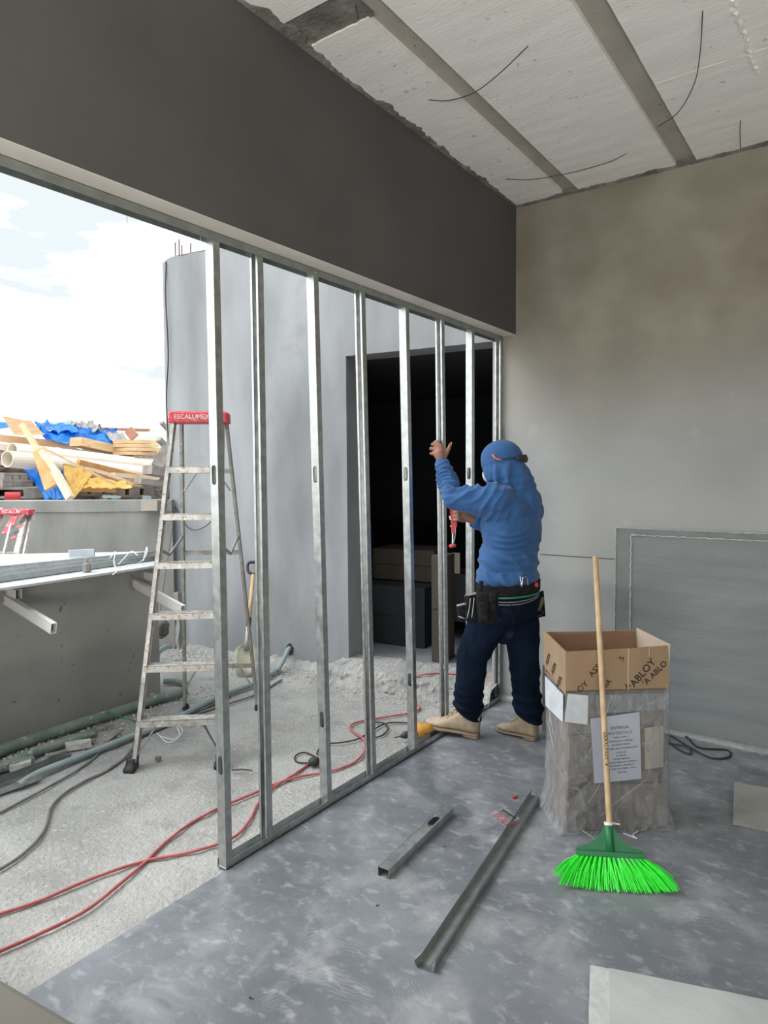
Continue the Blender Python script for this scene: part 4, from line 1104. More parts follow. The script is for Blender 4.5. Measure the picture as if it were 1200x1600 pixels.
# plastic plug, straps, green-edged offcut
c_ = PZ(136, 893, zt + .003)
bm = bmesh.new()
tube(bm, [c_, c_ + Vector((0, 0, .045))], [.022, .022], 12); tube(bm, [c_ + Vector((0, 0, .045)), c_ + Vector((0, 0, .055))], [.022, .011], 12); tube(bm, [c_ + Vector((0, 0, .055)), c_ + Vector((0, 0, .078))], [.010, .010], 10)
for k in range(8):
    a_ = k * math.pi / 4; q = c_ + Vector((math.cos(a_) * .022, math.sin(a_) * .022, .004)); tube(bm, [q, q + Vector((0, 0, .038))], .0035, 5)
O('ribbed_plug', bm, 'greywood', label='small grey ribbed plastic plug standing on the board table', cat='plug')
a = PD(107, 868, 4.75); b = PD(146, 866, 4.85); c = PD(110, 876, 4.65)
bm = bmesh.new(); M = frame(Vector((b.x, b.y, zt + .003)), a - b); box(bm, (0, -.0, 0), ((a - b).length, .02, .05), M)
ow = O('board_offcut', bm, 'foam', label='small white offcut with green edge standing on the board table', cat='board')
bm = bmesh.new(); box(bm, (-.004, -.0, 0), (0, .02, .05), M); O('green_edge', bm, 'leafgreen', ow)
for pts, lab in (([(172, 872), (180, 862), (178, 878), (182, 892), (176, 898)], 'white strap ends curling over the left part of the profile bundle'), ([(196, 884), (215, 880), (226, 872), (230, 860), (229, 855), (224, 876)], 'white strap ends curling over the right part of the profile bundle')):
    P_ = [PZ(x, y, zt + .045 + .01 * (i % 2)) for i, (x, y) in enumerate(pts)]
    O('strap', TB(P_, .003, 5, 6), 'strap', label=lab, cat='strap')
P_ = [PZ(185, 882, zt + .04), PZ(196, 870, zt + .07), PZ(206, 861, zt + .06), PZ(215, 868, zt + .045)]
O('strap', TB(P_, .003, 5, 6), 'strap', label='white strap loop on top of the profile bundle, the highest one', cat='strap')
# twisted tie wire under the tubes
for (x, y) in ((4, 935), (204, 912)):
    p = PX(x, y, -1.965); O('tie_wire', TB([p + Vector((0, 0, .06)), p + Vector((.01, .01, .03)), p + Vector((.0, 0, 0)), p + Vector((.012, .02, -.05))], .004, 5, 6), 'greywood', label='rusty tie wire hanging at the %s steel tube' % ('left' if x < 100 else 'right'), cat='wire')

# ================================================================== TERRACE FLOOR THINGS
def cable(name, pts, r, m, label, n=8, z=.0, cat='cable'):
    P_ = [PZ(x, y, z + (q[0] if q else 0)) for x, y, *q in pts]
    for p in P_:
        if p.x < 0 and p.z < .05: p.z = max(p.z, terr_z(p.x, p.y) + r + .001) if p.z <= r + .001 else p.z
        elif p.z < r: p.z = r
    return O(name, TB(P_, r, 8, n), m, label=label, cat=cat, smooth=True)
cable('red_cord', [(-260, 1560), (-140, 1490), (-30, 1438), (0, 1428), (60, 1408), (130, 1378), (190, 1356), (232, 1344), (290, 1333), (343, 1318), (372, 1303), (392, 1278), (404, 1254), (425, 1232), (455, 1213), (478, 1197), (488, 1188)], .0062, 'redcord', 'red extension cord ending in the black plug, behind the studs')
cable('red_cord', [(-240, 1640), (-130, 1555), (-30, 1499), (0, 1486), (55, 1462), (130, 1425), (180, 1387), (228, 1346), (262, 1313), (300, 1285), (343, 1262), (400, 1238), (430, 1225), (470, 1213), (520, 1204), (552, 1192), (568, 1176), (570, 1158), (556, 1146), (547, 1138), (553, 1130), (580, 1124), (610, 1119), (645, 1113), (655, 1105), (640, 1093), (630, 1080), (634, 1066), (652, 1056, .115), (690, 1052, .115), (740, 1056, .115), (785, 1062, .115)], .0062, 'redcord', 'long red extension cord snaking from the bottom left to the doorway')
cable('grey_cable', [(-300, 1430), (-120, 1340), (-20, 1280), (0, 1270), (60, 1238), (110, 1210), (140, 1190), (165, 1168), (190, 1152), (240, 1135), (300, 1115), (360, 1088)], .006, 'greycord', 'thin grey cable running along the pale blue conduit')
cable('grey_cable', [(-280, 1530), (-120, 1420), (-20, 1368), (0, 1358), (35, 1335), (62, 1308), (74, 1285), (80, 1262), (98, 1242), (130, 1222), (165, 1205), (190, 1188), (205, 1172), (212, 1160), (240, 1140), (330, 1108), (400, 1085), (440, 1062)], .007, 'greycord', 'thick grey cable curving across the rough terrace to the ladder foot')
cable('black_cable', [(660, 1133), (640, 1130), (612, 1129), (594, 1134), (575, 1146), (558, 1155), (535, 1160), (512, 1162), (500, 1168), (495, 1178)], .0045, 'black', 'black power cable of the yellow drill')
cable('black_cable', [(585, 1128), (600, 1130), (606, 1138), (600, 1147), (588, 1152), (575, 1151)], .0045, 'black', 'black cable loop on the terrace behind the fourth stud')
cable('black_cable', [(492, 1182), (478, 1176), (466, 1178), (460, 1185), (466, 1191), (480, 1192), (488, 1190)], .0045, 'black', 'small black cable loop beside the black plug')
p = PZ(491, 1190, .02)
bm = bmesh.new(); e = Vector((.8, .5, .1)).normalized(); tube(bm, [p - e * .03, p - e * .02, p + e * .02, p + e * .026], [.012, .022, .024, .015], 12); tube(bm, [p + e * .026, p + e * .034 + Vector((0, 0, .01)), p + e * .036 + Vector((0, 0, .045))], .005, 6)
O('plug_connector', bm, 'black', label='black rubber plug connector where the red cord ends', cat='plug', smooth=True)
# pipes
def pipe(pts, r, m, label, z=0, cat='pipe', sm=6):
    P_ = [PZ(x, y, z + r * .6) for x, y in pts]
    for p in P_: p.z = r - .002 + z
    return O('pipe', TB(P_, r, 12, sm), m, label=label, cat=cat, smooth=True)
pipe([(-420, 1378), (-200, 1272), (-40, 1195), (20, 1169), (110, 1138), (190, 1113), (250, 1093), (290, 1082)], .032, 'greenpipe', 'dusty green pipe along the foot of the inner parapet')
pipe([(-400, 1398), (-200, 1300), (-40, 1222), (40, 1184), (90, 1166), (150, 1146)], .024, 'greenpipe', 'short dusty green pipe, second from the inner parapet')
pipe([(30, 1228), (62, 1209), (110, 1190), (150, 1174), (206, 1152), (262, 1131), (310, 1106), (360, 1083), (400, 1068), (435, 1047)], .019, 'bluepipe', 'long pale blue conduit running to the hole in the tower wall')
p0 = PZ(433, 1048, .02); p1 = MTW @ Vector((hc.x, -.0, .12))
O('pipe', TB([p0, p0.lerp(p1, .5) + Vector((0, 0, .0)), p1 - TN * .02, p1 + TN * .005], .019, 12, 6), 'bluepipe', label='end of the pale blue conduit entering the broken hole in the tower wall', cat='pipe', smooth=True)
pipe([(256, 1066), (275, 1066), (292, 1070)], .02, 'greenpipe', 'green pipe stub behind the ladder at the end of the inner parapet')
a = PZ(250, 1030, .12); b = PD(264, 1015, 5.8)
O('pipe_elbow', TB([PZ(236, 1090, .02), PD(246, 1020, 5.2), PD(258, 1011, 5.6), PD(265, 1010, 5.75)], .022, 10), 'bluepipe', label='pale conduit end poking out behind the inner parapet', cat='pipe')
# profile scraps at bottom left
def scrap(xa, ya, xb, yb, w, h, m, lab, up=True, z=0.002):
    a = PZ(xa, ya, z); b = PZ(xb, yb, z); M = frame(a, b - a); L = (b - a).length; t = .0015; bm = bmesh.new()
    if up: box(bm, (0, -w / 2, 0), (L, w / 2, t), M); box(bm, (0, -w / 2, 0), (L, -w / 2 + t, h), M); box(bm, (0, w / 2 - t, 0), (L, w / 2, h), M)
    else: box(bm, (0, -w / 2, h - t), (L, w / 2, h), M); box(bm, (0, -w / 2, 0), (L, -w / 2 + t, h), M); box(bm, (0, w / 2 - t, 0), (L, w / 2, h), M)
    O('profile_scrap', bm, m, label=lab, cat='steel profile')
scrap(-200, 1312, 62, 1216, .045, .03, 'galv', 'nearest steel profile scrap at the left edge of the terrace')
scrap(-220, 1310, 108, 1184, .045, .03, 'galvdark', 'long open steel profile lying left beside the pale blue conduit')
scrap(-60, 1222, 52, 1190, .05, .03, 'greenpipe', 'dusty green plastic channel piece left of the concrete block', False)
O('brick_piece', rock_box((0, -.03, 0), (.13, .03, .035), frame(PZ(103, 1172, .0), Vector((.5, 1, 0))), 2, .004, 1, 20), 'debris', label='grey concrete brick piece beside the green pipes', cat='brick')
O('brick_piece', rock_box((0, -.025, 0), (.1, .025, .03), frame(PZ(15, 1203, .0), Vector((.5, 1, 0))), 2, .004, 5, 20), 'debris', label='dusty concrete piece left among the steel scraps', cat='brick')
O('green_tie', TB([PZ(160, 1111, .05), PZ(180, 1117, .07), PZ(200, 1123, .05), PZ(212, 1128, .02)], .004, 5, 5), 'leafgreen', label='thin bright green strap over the green pipe', cat='strap')
P_ = [PZ(245, 1145, .01), PZ(262, 1160, .02), PZ(280, 1150, .03), PZ(276, 1132, .03), PZ(285, 1142, .02), PZ(272, 1155, .01), PZ(250, 1150, .01)]
O('strap', TB(P_, .003, 5, 6), 'strap', label='tangled white plastic strap on the ground below the ladder', cat='strap')
for k, (x, y, rr_) in enumerate(((312, 1131, .035), (296, 1132, .025), (304, 1128, .02))):
    c_ = PZ(x, y, 0); bm = rock_box((-rr_, -rr_ * .7, -.01), (rr_, rr_ * .7, .012), Matrix.Translation(c_), 2, .007, k * 3, 30)
    O('plaster_chip', bm, 'foam', label=('largest white plaster chip under the ladder', 'left white plaster chip under the ladder', 'middle small white plaster chip under the ladder')[k], cat='plaster chip')
O('splinter', TB([PZ(362, 1203, .006), PZ(380, 1202, .008), PZ(394, 1204, .006)], .004, 5), 'wire', label='thin dark metal splinter right of the first stud', cat='splinter')
O('brown_pebble', rock_box((-.014, -.011, -.006), (.014, .011, .014), Matrix.Translation(PZ(247, 1186, 0)), 2, .004, 2, 60), 'greywood', label='small brown stone on the terrace right of the ladder foot', cat='stone')
# rubble: countless crumbs
random.seed(5); bm = bmesh.new()
def crumb(c, s):
    vs = []
    for q in ((1, 0, 0), (-1, 0, 0), (0, 1, 0), (0, -1, 0), (0, 0, 1), (0, 0, -1)):
        vs.append(bm.verts.new(c + Vector(q) * s * random.uniform(.5, 1.2) + Vector((random.uniform(-.3, .3), random.uniform(-.3, .3), 0)) * s))
    for a_ in (0, 1):
        for b_ in (2, 3):
            for c_ in (4, 5): bm.faces.new((vs[a_], vs[b_], vs[c_]))
for k in range(900):
    x = -1.95 + abs(random.gauss(0, .22)); y = random.uniform(-2.9, -.9); crumb(Vector((x, y, terr_z(x, y) + .003)), random.choice((.004, .006, .009, .013)))
for k in range(1100):
    s = random.uniform(XL, 0); d = .06 + abs(random.gauss(0, .14)); p = MTW @ Vector((s, -d, 0)); crumb(Vector((p.x, p.y, terr_z(p.x, p.y) + .003)), random.choice((.004, .006, .009, .012)))
for k in range(260):
    s = random.uniform(0, 1.2); d = .33 + abs(random.gauss(0, .08)); p = MTW @ Vector((s, -d, 0)); crumb(Vector((p.x, p.y, terr_z(p.x, p.y) + .003)), random.choice((.004, .006, .008)))
for k in range(500):
    x = random.uniform(-1.8, -.05); y = random.uniform(-3.4, -.5); crumb(Vector((x, y, terr_z(x, y) + .001)), random.choice((.002, .003, .004)))
O('rubble_crumbs', bm, 'debris', label='loose cement crumbs scattered on the terrace', cat='rubble', kind='stuff')
# flat splinters of wood by the parapet
for k, (x0, y0, x1, y1) in enumerate(((150, 1138, 178, 1132), (75, 1180, 105, 1172), (165, 1158, 190, 1140), (120, 1160, 150, 1156))):
    bm = bmesh.new(); bar(bm, PZ(x0, y0, .006), PZ(x1, y1, .012), .03, .006); O('wood_scrap', bm, 'greywood', label=('short dark wood scrap against the green pipe', 'thin dark wood scrap above the open profile', 'flat wood scrap left of the ladder foot', 'flat pale wood scrap between the pipes')[k], cat='wood scrap')

# shovel leaning on the tower
S0 = PZ(381, 1056, .005); S1 = PY(403, 893, -.30)
S1 = MTW @ Vector(((MTW.inverted() @ PY(403, 893, -.2)).x, -.04, .80))
shv = thing('shovel', S0, 'dirty shovel with a wooden handle leaning on the tower wall behind the ladder', 'shovel')
ds = (S1 - S0).normalized(); Bt = S0.lerp(S1, .27)
O('shaft', TB([S0.lerp(S1, .36), S0.lerp(S1, .9)], .017, 10), 'wood', shv, smooth=True)
O('socket', TB([S0.lerp(S1, .22), S0.lerp(S1, .30), S0.lerp(S1, .46)], [.024, .018, .019], 10), 'alurail', shv, smooth=True)
O('grip_sleeve', TB([S0.lerp(S1, .42), S0.lerp(S1, .50)], .0195, 10), 'black', shv, smooth=True)
side_ = CR - ds * CR.dot(ds); side_.normalize(); nb = side_.cross(ds).normalized()
bm = bmesh.new(); rg = []
for t, w_, c_ in ((0, .05, .004), (.06, .075, .010), (.14, .085, .012), (.20, .08, .012), (.225, .055, .008), (.235, .025, .002)):
    p = S0 + ds * (t * 1.05); ring = []
    for k in range(9):
        u = -1 + 2 * k / 8; ring.append(p + side_ * w_ * u - nb * (c_ * (1 - u * u) * 1.6))
    rg.append(ring + [q + nb * .003 for q in ring[::-1]])
loft(bm, rg); O('blade', bm, mat('shovel_blade', (0.42, 0.40, 0.30), (0.55, 0.53, 0.43), .7, scale=12), shv, smooth=True)
g0 = S0.lerp(S1, .9)
O('d_grip', TB([g0, g0 + ds * .03 + side_ * .045, g0 + ds * .10 + side_ * .05, g0 + ds * .11, g0 + ds * .10 - side_ * .05, g0 + ds * .03 - side_ * .045, g0], .012, 8, 5), 'black', shv, smooth=True)

# dirty bundle hanging on a wire beside the tower
c_ = PD(254, 982, 5.3)
bm = bmesh.new(); bmesh.ops.create_icosphere(bm, subdivisions=3, radius=1)
for v in bm.verts:
    n_ = 1 + .25 * mnoise.noise(v.co * 2) + .12 * mnoise.noise(v.co * 6); v.co = Vector((v.co.x * .05 * n_, v.co.y * .05 * n_, v.co.z * .075 * n_)) + c_
hb = O('hanging_bundle', bm, 'sack', label='dirty dark rag bundle hanging on a wire behind the ladder rail', cat='bundle', smooth=True)
O('hanging_wire', TB([c_ + Vector((0, 0, .06)), c_ + Vector((-.01, .0, .18)), MTW @ Vector((XL + .10, -.01, 1.26))], .003, 5, 6), 'wire', hb)
# black wire down the tower's left edge
P_ = [MTW @ Vector((XL + .05, -.004, 3.40)), MTW @ Vector((XL + .05, -.02, 3.1)), MTW @ Vector((XL + .065, -.02, 2.6)), MTW @ Vector((XL + .03, -.02, 2.2)), MTW @ Vector((XL + .045, -.02, 1.7)), MTW @ Vector((XL + .03, -.02, 1.2)), MTW @ Vector((XL + .08, -.02, .95))]
O('black_wire', TB(P_, .006, 6, 8), 'black', label='black wire hanging down the left edge of the tower wall', cat='wire')
P_ = [MTW @ Vector((XL + .10, -.02, 1.26)), MTW @ Vector((XL + .26, -.03, 1.08)), MTW @ Vector((XL + .42, -.03, 1.08)), MTW @ Vector((XL + .60, -.02, 1.2))]
O('black_wire', TB(P_, .004, 6, 8), 'black', label='thin wire sagging against the tower wall behind the ladder', cat='wire')
for k, (s, h_, ln) in enumerate(((.10, 3.42, .155), (.142, 3.42, .175), (.17, 3.42, .12), (.27, 3.44, .10))):
    p = MTW @ Vector((XL + s, .06, h_ - .03)); O('rebar', TB([p, p + Vector((.004 * k, 0, ln + .03))], .007, 6), 'rust', label='%s short rebar sticking up from the top of the tower wall' % ('leftmost', 'second', 'third', 'rightmost')[k], cat='rebar', group='rebars on the tower wall')

# drill behind the fifth stud
c_ = PZ(655, 1152, .0); c_.z = terr_z(c_.x, c_.y); dx_ = (PZ(622, 1156, 0) - PZ(668, 1145, 0)); dx_.z = 0; dx_.normalize(); dy_ = Vector((-dx_.y, dx_.x, 0))
Md = Matrix((dx_, dy_, Vector((0, 0, 1)))).transposed().to_4x4(); Md.translation = c_ + Vector((0, 0, .04))
dr = thing('power_drill', c_, 'yellow and black power drill lying on the terrace behind the fifth stud', 'drill')
def ring_yz(x, ry, rz, cz=0, n=14, M=Md, cy=0): return [M @ Vector((x, cy + ry * math.cos(2 * math.pi * k / n), cz + rz * math.sin(2 * math.pi * k / n))) for k in range(n)]
bm = bmesh.new(); loft(bm, [ring_yz(*q) for q in ((-.085, .018, .02), (-.078, .030, .032), (-.05, .035, .037), (-.01, .035, .037), (.02, .033, .034), (.03, .028, .028))]); O('motor_housing', bm, 'yellow', dr, smooth=True)
bm = bmesh.new(); loft(bm, [ring_yz(*q) for q in ((.028, .030, .030), (.06, .030, .030), (.075, .024, .024), (.078, .020, .020))]); O('gearbox', bm, 'black', dr, smooth=True)
bm = bmesh.new(); loft(bm, [ring_yz(*q) for q in ((.078, .018, .018), (.085, .021, .021), (.09, .018, .018), (.10, .021, .021), (.105, .016, .016), (.12, .013, .013), (.13, .006, .006))]); O('chuck', bm, 'black', dr, smooth=True)
O('drill_bit', TB([Md @ Vector((.128, 0, 0)), Md @ Vector((.165, 0, 0)), Md @ Vector((.170, 0, 0))], [.0035, .0035, .0008], 8), 'black', dr)
bm = bmesh.new()
gr = []
for x, y, z, a_, b_ in ((-.055, 0, -.005, .022, .018), (-.065, -.05, -.012, .020, .017), (-.078, -.10, -.016, .020, .018), (-.082, -.13, -.016, .024, .020)):
    gr.append([Md @ Vector((x + a_ * math.cos(2 * math.pi * k / 12), y, z + b_ * math.sin(2 * math.pi * k / 12))) for k in range(12)])
loft(bm, gr); O('grip', bm, 'yellow', dr, smooth=True)
bm = bmesh.new(); box(bm, (-.085, .005, -.034), (-.02, .037, -.004), Md, bev=.004); O('side_cover', bm, 'black', dr)

# ================================================================== inside the dark room
def inbox(name, x0, x1, y0, y1, z0, z1, m, lab, cat='box'):
    bm = bmesh.new(); box(bm, (x0, y0, z0), (x1, y1, z1), MTW, bev=.006)
    o = O(name, bm, m, label=lab, cat=cat)
    bm = bmesh.new(); box(bm, (x0 + .01, y0 - .002, (z0 + z1) / 2 - .004), (x1 - .01, y0 + .001, (z0 + z1) / 2 + .004), MTW); O('seam', bm, 'ink', o)
    return o
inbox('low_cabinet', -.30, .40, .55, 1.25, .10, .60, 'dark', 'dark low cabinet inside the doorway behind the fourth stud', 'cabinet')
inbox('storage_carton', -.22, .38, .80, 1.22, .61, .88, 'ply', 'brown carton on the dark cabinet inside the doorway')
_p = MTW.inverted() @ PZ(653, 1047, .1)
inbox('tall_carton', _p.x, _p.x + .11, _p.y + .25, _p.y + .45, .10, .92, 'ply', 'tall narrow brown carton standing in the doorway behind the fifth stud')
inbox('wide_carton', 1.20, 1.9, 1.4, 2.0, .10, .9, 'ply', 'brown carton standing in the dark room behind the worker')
a = PY(712, 880, .9); bm = bmesh.new(); box(bm, (-.035, 0, -.09), (.04, .01, .09), Matrix.Translation(a), bev=.002)
O('pale_packet', bm, mat('pale_packet', (.33, .29, .22), rough=.8), label='pale beige packet in the dark room below the red clamp', cat='packet')
a = PY(712, 880, .9); bm = bmesh.new(); box(bm, (-.16, -.02, -.5), (.3, .35, -.095), Matrix.Translation(Vector((a.x, a.y, a.z))), bev=.004)
o = O('side_cabinet', bm, 'dark', label='dark side cabinet carrying the pale packet in the dark room', cat='cabinet')

# ================================================================== SCRAP HEAP ON THE NEIGHBOURING ROOF
def plank(xa, ya, da, xb, yb, db, w, t, m, name, lab, up=None, cat='plank', bend=0):
    a = PD(xa, ya, da); b = PD(xb, yb, db); bm = bmesh.new(); u = Vector(up) if up else CU
    if bend:
        n = 5; P_ = [a.lerp(b, k / n) + CU * bend * math.sin(math.pi * k / n) for k in range(n + 1)]
        for k in range(n): bar(bm, P_[k], P_[k + 1], w, t, up=u)
    else: bar(bm, a, b, w, t, up=u)
    return O(name, bm, m, label=lab, cat=cat)
def hpipe(xa, ya, da, xb, yb, db, r, lab):
    a = PD(xa, ya, da); b = PD(xb, yb, db); d = (b - a).normalized(); bm = bmesh.new()
    n = 18; s = d.cross(Vector((0, 0, 1))).normalized(); t = s.cross(d)
    R = []
    for p, rr_ in ((a + d * .25, r * .9), (a, r * .9), (a, r), (b, r), (b, r * .9), (b - d * .25, r * .9)): R.append([p + (s * math.cos(2 * math.pi * k / n) + t * math.sin(2 * math.pi * k / n)) * rr_ for k in range(n)])
    loft(bm, R, cap=False); o = O('sewer_pipe', bm, 'pvc', label=lab, cat='pipe', smooth=False)
    bm = bmesh.new(); tube(bm, [a + d * .24, a + d * .245], r * .9, 18); O('pipe_inside', bm, 'greywood', o)
    c0 = a + d * .30; bm = bmesh.new(); tube(bm, [c0, c0 + d * .002], r * 1.01, 18)
    return o
hpipe(11, 717, 6.9, 244, 741, 9.0, .085, 'lower large cream sewer pipe in the scrap heap, left end open')
hpipe(19, 703, 7.35, 250, 728, 9.5, .078, 'upper cream sewer pipe lying just behind the lowest one')
plank(-120, 688, 7.9, 252, 723, 9.9, .20, .08, 'pvc', 'cream_board', 'long cream board above the sewer pipes in the scrap heap', bend=.0)
plank(-120, 674, 8.0, 118, 697, 8.9, .08, .04, 'pine', 'plank', 'long pine plank crossing below the plywood sheet', up=CW)
plank(-120, 668, 8.1, 120, 694, 9.0, .05, .035, 'pinepale', 'plank', 'thin pale plank just above the long pine plank')
plank(-120, 716, 7.9, 140, 735, 8.6, .30, .05, 'redwood', 'plank', 'reddish board under the sewer pipes at left')
plank(60, 667, 9.3, 232, 672, 10.4, .10, .035, 'redwood', 'plank', 'long thin weathered board lying on top of the blue tarp')
plank(118, 690, 8.6, 200, 708, 9.4, .20, .11, 'pine', 'plank', 'thick pine beam between blue tarp and sewer pipes')
plank(35, 664, 7.3, 61, 706, 7.0, .05, .05, 'pine', 'plank', 'upright square timber crossing in front of the plywood sheet', up=CW)
plank(61, 703, 6.95, 80, 762, 6.75, .13, .03, 'pineorange', 'plank', 'broken orange board hanging down in front of the blue tarp', up=CW)
plank(65, 705, 6.85, 90, 740, 6.75, .05, .05, 'pinepale', 'plank', 'pale splintered pole leaning in front of the sewer pipes', up=CW)
plank(86, 736, 6.75, 110, 779, 6.6, .07, .06, 'pinepale', 'plank', 'lower pale splintered pole reaching the parapet top', up=CW)
plank(68, 700, 6.9, 180, 757, 7.0, .018, .018, 'pine', 'plank', 'thin stick slanting down to the right before the yellow tarp')
plank(120, 728, 7.6, 222, 752, 8.6, .16, .05, 'pineorange', 'plank', 'orange board under the right part of the sewer pipes', up=CW)
plank(100, 727, 7.4, 208, 757, 7.6, .07, .035, 'pinepale', 'plank', 'pale yellow board bent over the orange board', bend=.04)
plank(175, 742, 7.8, 240, 748, 8.4, .10, .05, 'pinepale', 'plank', 'pale plank ending under the grey planks at right')
# plywood sheet
a, b, c, d = PD(3, 650, 8.6), PD(50, 658, 8.7), PD(22, 680, 8.0), PD(70, 680, 8.1)
bm = bmesh.new(); v = [bm.verts.new(p) for p in (a, b, d, c)]; f = bm.faces.new(v); bmesh.ops.solidify(bm, geom=[f], thickness=.02)
O('plywood_sheet', bm, 'pine', label='tilted plywood sheet on top of the scrap heap at left', cat='plywood')
# tarps
bm = bmesh.new(); rows = []
for i in range(41):
    x = -190 + 450 * i / 40; row = []
    for (y, d) in ((786, 7.9), (765, 8.0), (745, 8.2), (728, 8.5), (712, 9.2), (700, 10.2), (705, 11.5)):
        yy = y + (5 if y > 760 else 7) * mnoise.noise(Vector((x * .05, y * .1, 0))) + max(0, (x - 215)) * .25 * (1 if y < 730 else 0)
        row.append(bm.verts.new(PD(x, yy, d + 1.6 * max(0, x) / 250 + .25 * mnoise.noise(Vector((x * .08, y, 4))))))
    rows.append(row)
for i in range(40):
    for j in range(6): bm.faces.new((rows[i][j], rows[i + 1][j], rows[i + 1][j + 1], rows[i][j + 1]))
MT['jumble'] = mat('waste_wood_jumble', (0.035, 0.03, 0.028), (0.22, 0.17, 0.13), .95, scale=9, stretch=(1, 1, 5), bump=.8, bscale=12, bdist=.05)
O('waste_wood', bm, 'jumble', label='dark jumble of waste wood filling the inside of the scrap heap', cat='waste wood', kind='stuff')
sheet('blue_tarp', [PD(52, 657, 9.6), PD(118, 664, 9.8), PD(60, 672, 9.0), PD(122, 674, 9.0)], 30, 10, .10, 3, 'bluetarp', label='blue tarp on the ridge of the heap right of the plywood', cat='tarp')
sheet('blue_tarp', [PD(60, 671, 9.1), PD(182, 672, 9.9), PD(68, 684, 8.6), PD(196, 710, 9.2)], 44, 22, .13, 8, 'bluetarp', label='large crumpled blue tarp over the middle of the heap', cat='tarp')
sheet('blue_tarp', [PD(-150, 662, 9.0), PD(12, 657, 9.0), PD(-150, 700, 8.7), PD(18, 668, 8.7)], 26, 10, .05, 12, 'bluetarp', label='corner of blue tarp at the left edge behind the plywood', cat='tarp')
sheet('grey_tarp', [PD(160, 673, 9.5), PD(192, 676, 9.7), PD(196, 709, 9.0), PD(209, 711, 9.1)], 18, 18, .05, 15, 'greytarp', label='grey reverse fold of tarp at the right end of the blue tarp', cat='tarp')
sheet('grey_tarp', [PD(112, 658, 10.0), PD(150, 664, 10.0), PD(106, 668, 9.4), PD(162, 672, 9.6)], 22, 10, .20, 21, 'greytarp', label='crumpled pale grey sheet bundled on the ridge of the heap', cat='tarp')
sheet('blue_tarp', [PD(30, 727, 7.3), PD(108, 738, 7.6), PD(72, 779, 6.9), PD(104, 779, 6.9)], 26, 22, .06, 31, 'bluetarp', label='blue tarp hanging down behind the broken orange board', cat='tarp')
sheet('yellow_tarp', [PD(97, 727, 7.3), PD(150, 733, 7.5), PD(110, 781, 6.8), PD(122, 772, 6.8)], 22, 20, .05, 41, 'yellowtarp', label='yellow tarp hanging down below the sewer pipes', cat='tarp')
sheet('yellow_tarp', [PD(140, 745, 7.3), PD(196, 752, 7.5), PD(128, 762, 6.95), PD(208, 762, 7.0)], 24, 12, .05, 51, 'yellowtarp', label='yellow tarp spread flat right of the hanging one', cat='tarp')
# pallets
def pallet(xa, ya, xb, db, h, lab, m='greywood', n=3):
    a = PD(xa, ya, db); b = PD(xb, ya, db + .3); L = (b - a).length; M = frame(a, b - a)
    t = thing('pallet', a, lab, 'pallet')
    for k in range(2): bm = bmesh.new(); box(bm, (0, -.02, h * k * .9), (L, .6, h * k * .9 + .025), M); O('deck', bm, m, t)
    for k in range(n):
        x = (L - .12) * k / (n - 1); bm = bmesh.new(); box(bm, (x, -.015, .025), (x + .12, .585, h * .9), M); O('block', bm, m, t)
    return t
pallet(-140, 779, 56, 7.3, .11, 'lower grey pallet at the left end of the parapet top')
pallet(3, 764, 50, 7.5, .09, 'second grey pallet stacked on the lower one at left')
pallet(5, 753, 42, 7.7, .09, 'topmost small grey pallet under the red board at left')
pallet(118, 775, 182, 7.3, .12, 'grey brown pallet in front of the yellow tarp')
pallet(178, 777, 240, 7.5, .11, 'grey pallet at the right below the dark planks')
plank(125, 762, 7.2, 180, 764, 7.4, .10, .08, 'pine', 'plank', 'brown timber on the pallet before the yellow tarp')
plank(215, 752, 7.4, 258, 757, 7.6, .2, .06, 'greywood', 'plank', 'dark grey plank on the right pallet')
plank(230, 734, 7.6, 262, 740, 7.8, .2, .10, 'greywood', 'plank', 'thick grey plank end left of the tower')
plank(246, 730, 7.7, 264, 700, 7.8, .14, .06, 'greywood', 'plank', 'short tilted grey board against the tower edge', up=CW)
plank(248, 686, 8.0, 345, 790, 8.9, .07, .05, 'greywood', 'plank', 'grey board end sticking out left of the tower')
plank(252, 660, 8.0, 380, 790, 9.3, .05, .04, 'greywood', 'plank', 'topmost grey board end sticking out left of the tower')
# stacked lumber at the right end of the heap
for k, (y0, lab) in enumerate(((708, 'bottom'), (702, 'second'), (696, 'third'), (690, 'top'))):
    a = PD(196, y0, 9.0); b = PD(229 if k != 1 else 243, y0 + 1, 9.6); bm = bmesh.new(); bar(bm, a, b, .35, .045)
    O('lumber', bm, 'pine', label='%s board of the short lumber stack right of the grey tarp' % lab, cat='plank', group='lumber stack right of the grey tarp')
bm = bmesh.new(); bar(bm, PD(200, 682, 9.0), PD(211, 673, 9.0), .14, .04, up=CW); O('wood_block', bm, 'redwood', label='reddish block standing on the lumber stack', cat='wood block')
O('paint_tub', TB([PD(8, 776, 6.75), PD(32, 776, 6.8)], .045, 12), 'redclean', label='small red and grey container at the left end under the pallets', cat='container')
for k, (x0, y0, x1, d_) in enumerate(((158, 778, 190, 6.5), (222, 779, 236, 6.5))):
    sheet('blue_scrap', [PD(x0, y0 - 5, d_ + .3), PD(x1, y0 - 4, d_ + .3), PD(x0, y0 + 1, d_), PD(x1, y0 + 1, d_)], 8, 4, .02, 60 + k, 'bluepipe', label=('pale blue plastic scrap on the parapet below the yellow tarp', 'pale blue plastic scrap on the parapet near the tower')[k], cat='scrap')
O('timber_block', BX((.02, -.13, 1.235), (.16, .13, 1.31), Mo), 'beige', label='pale timber block set in the top of the outer parapet beside the tower', cat='wood block') if False else None
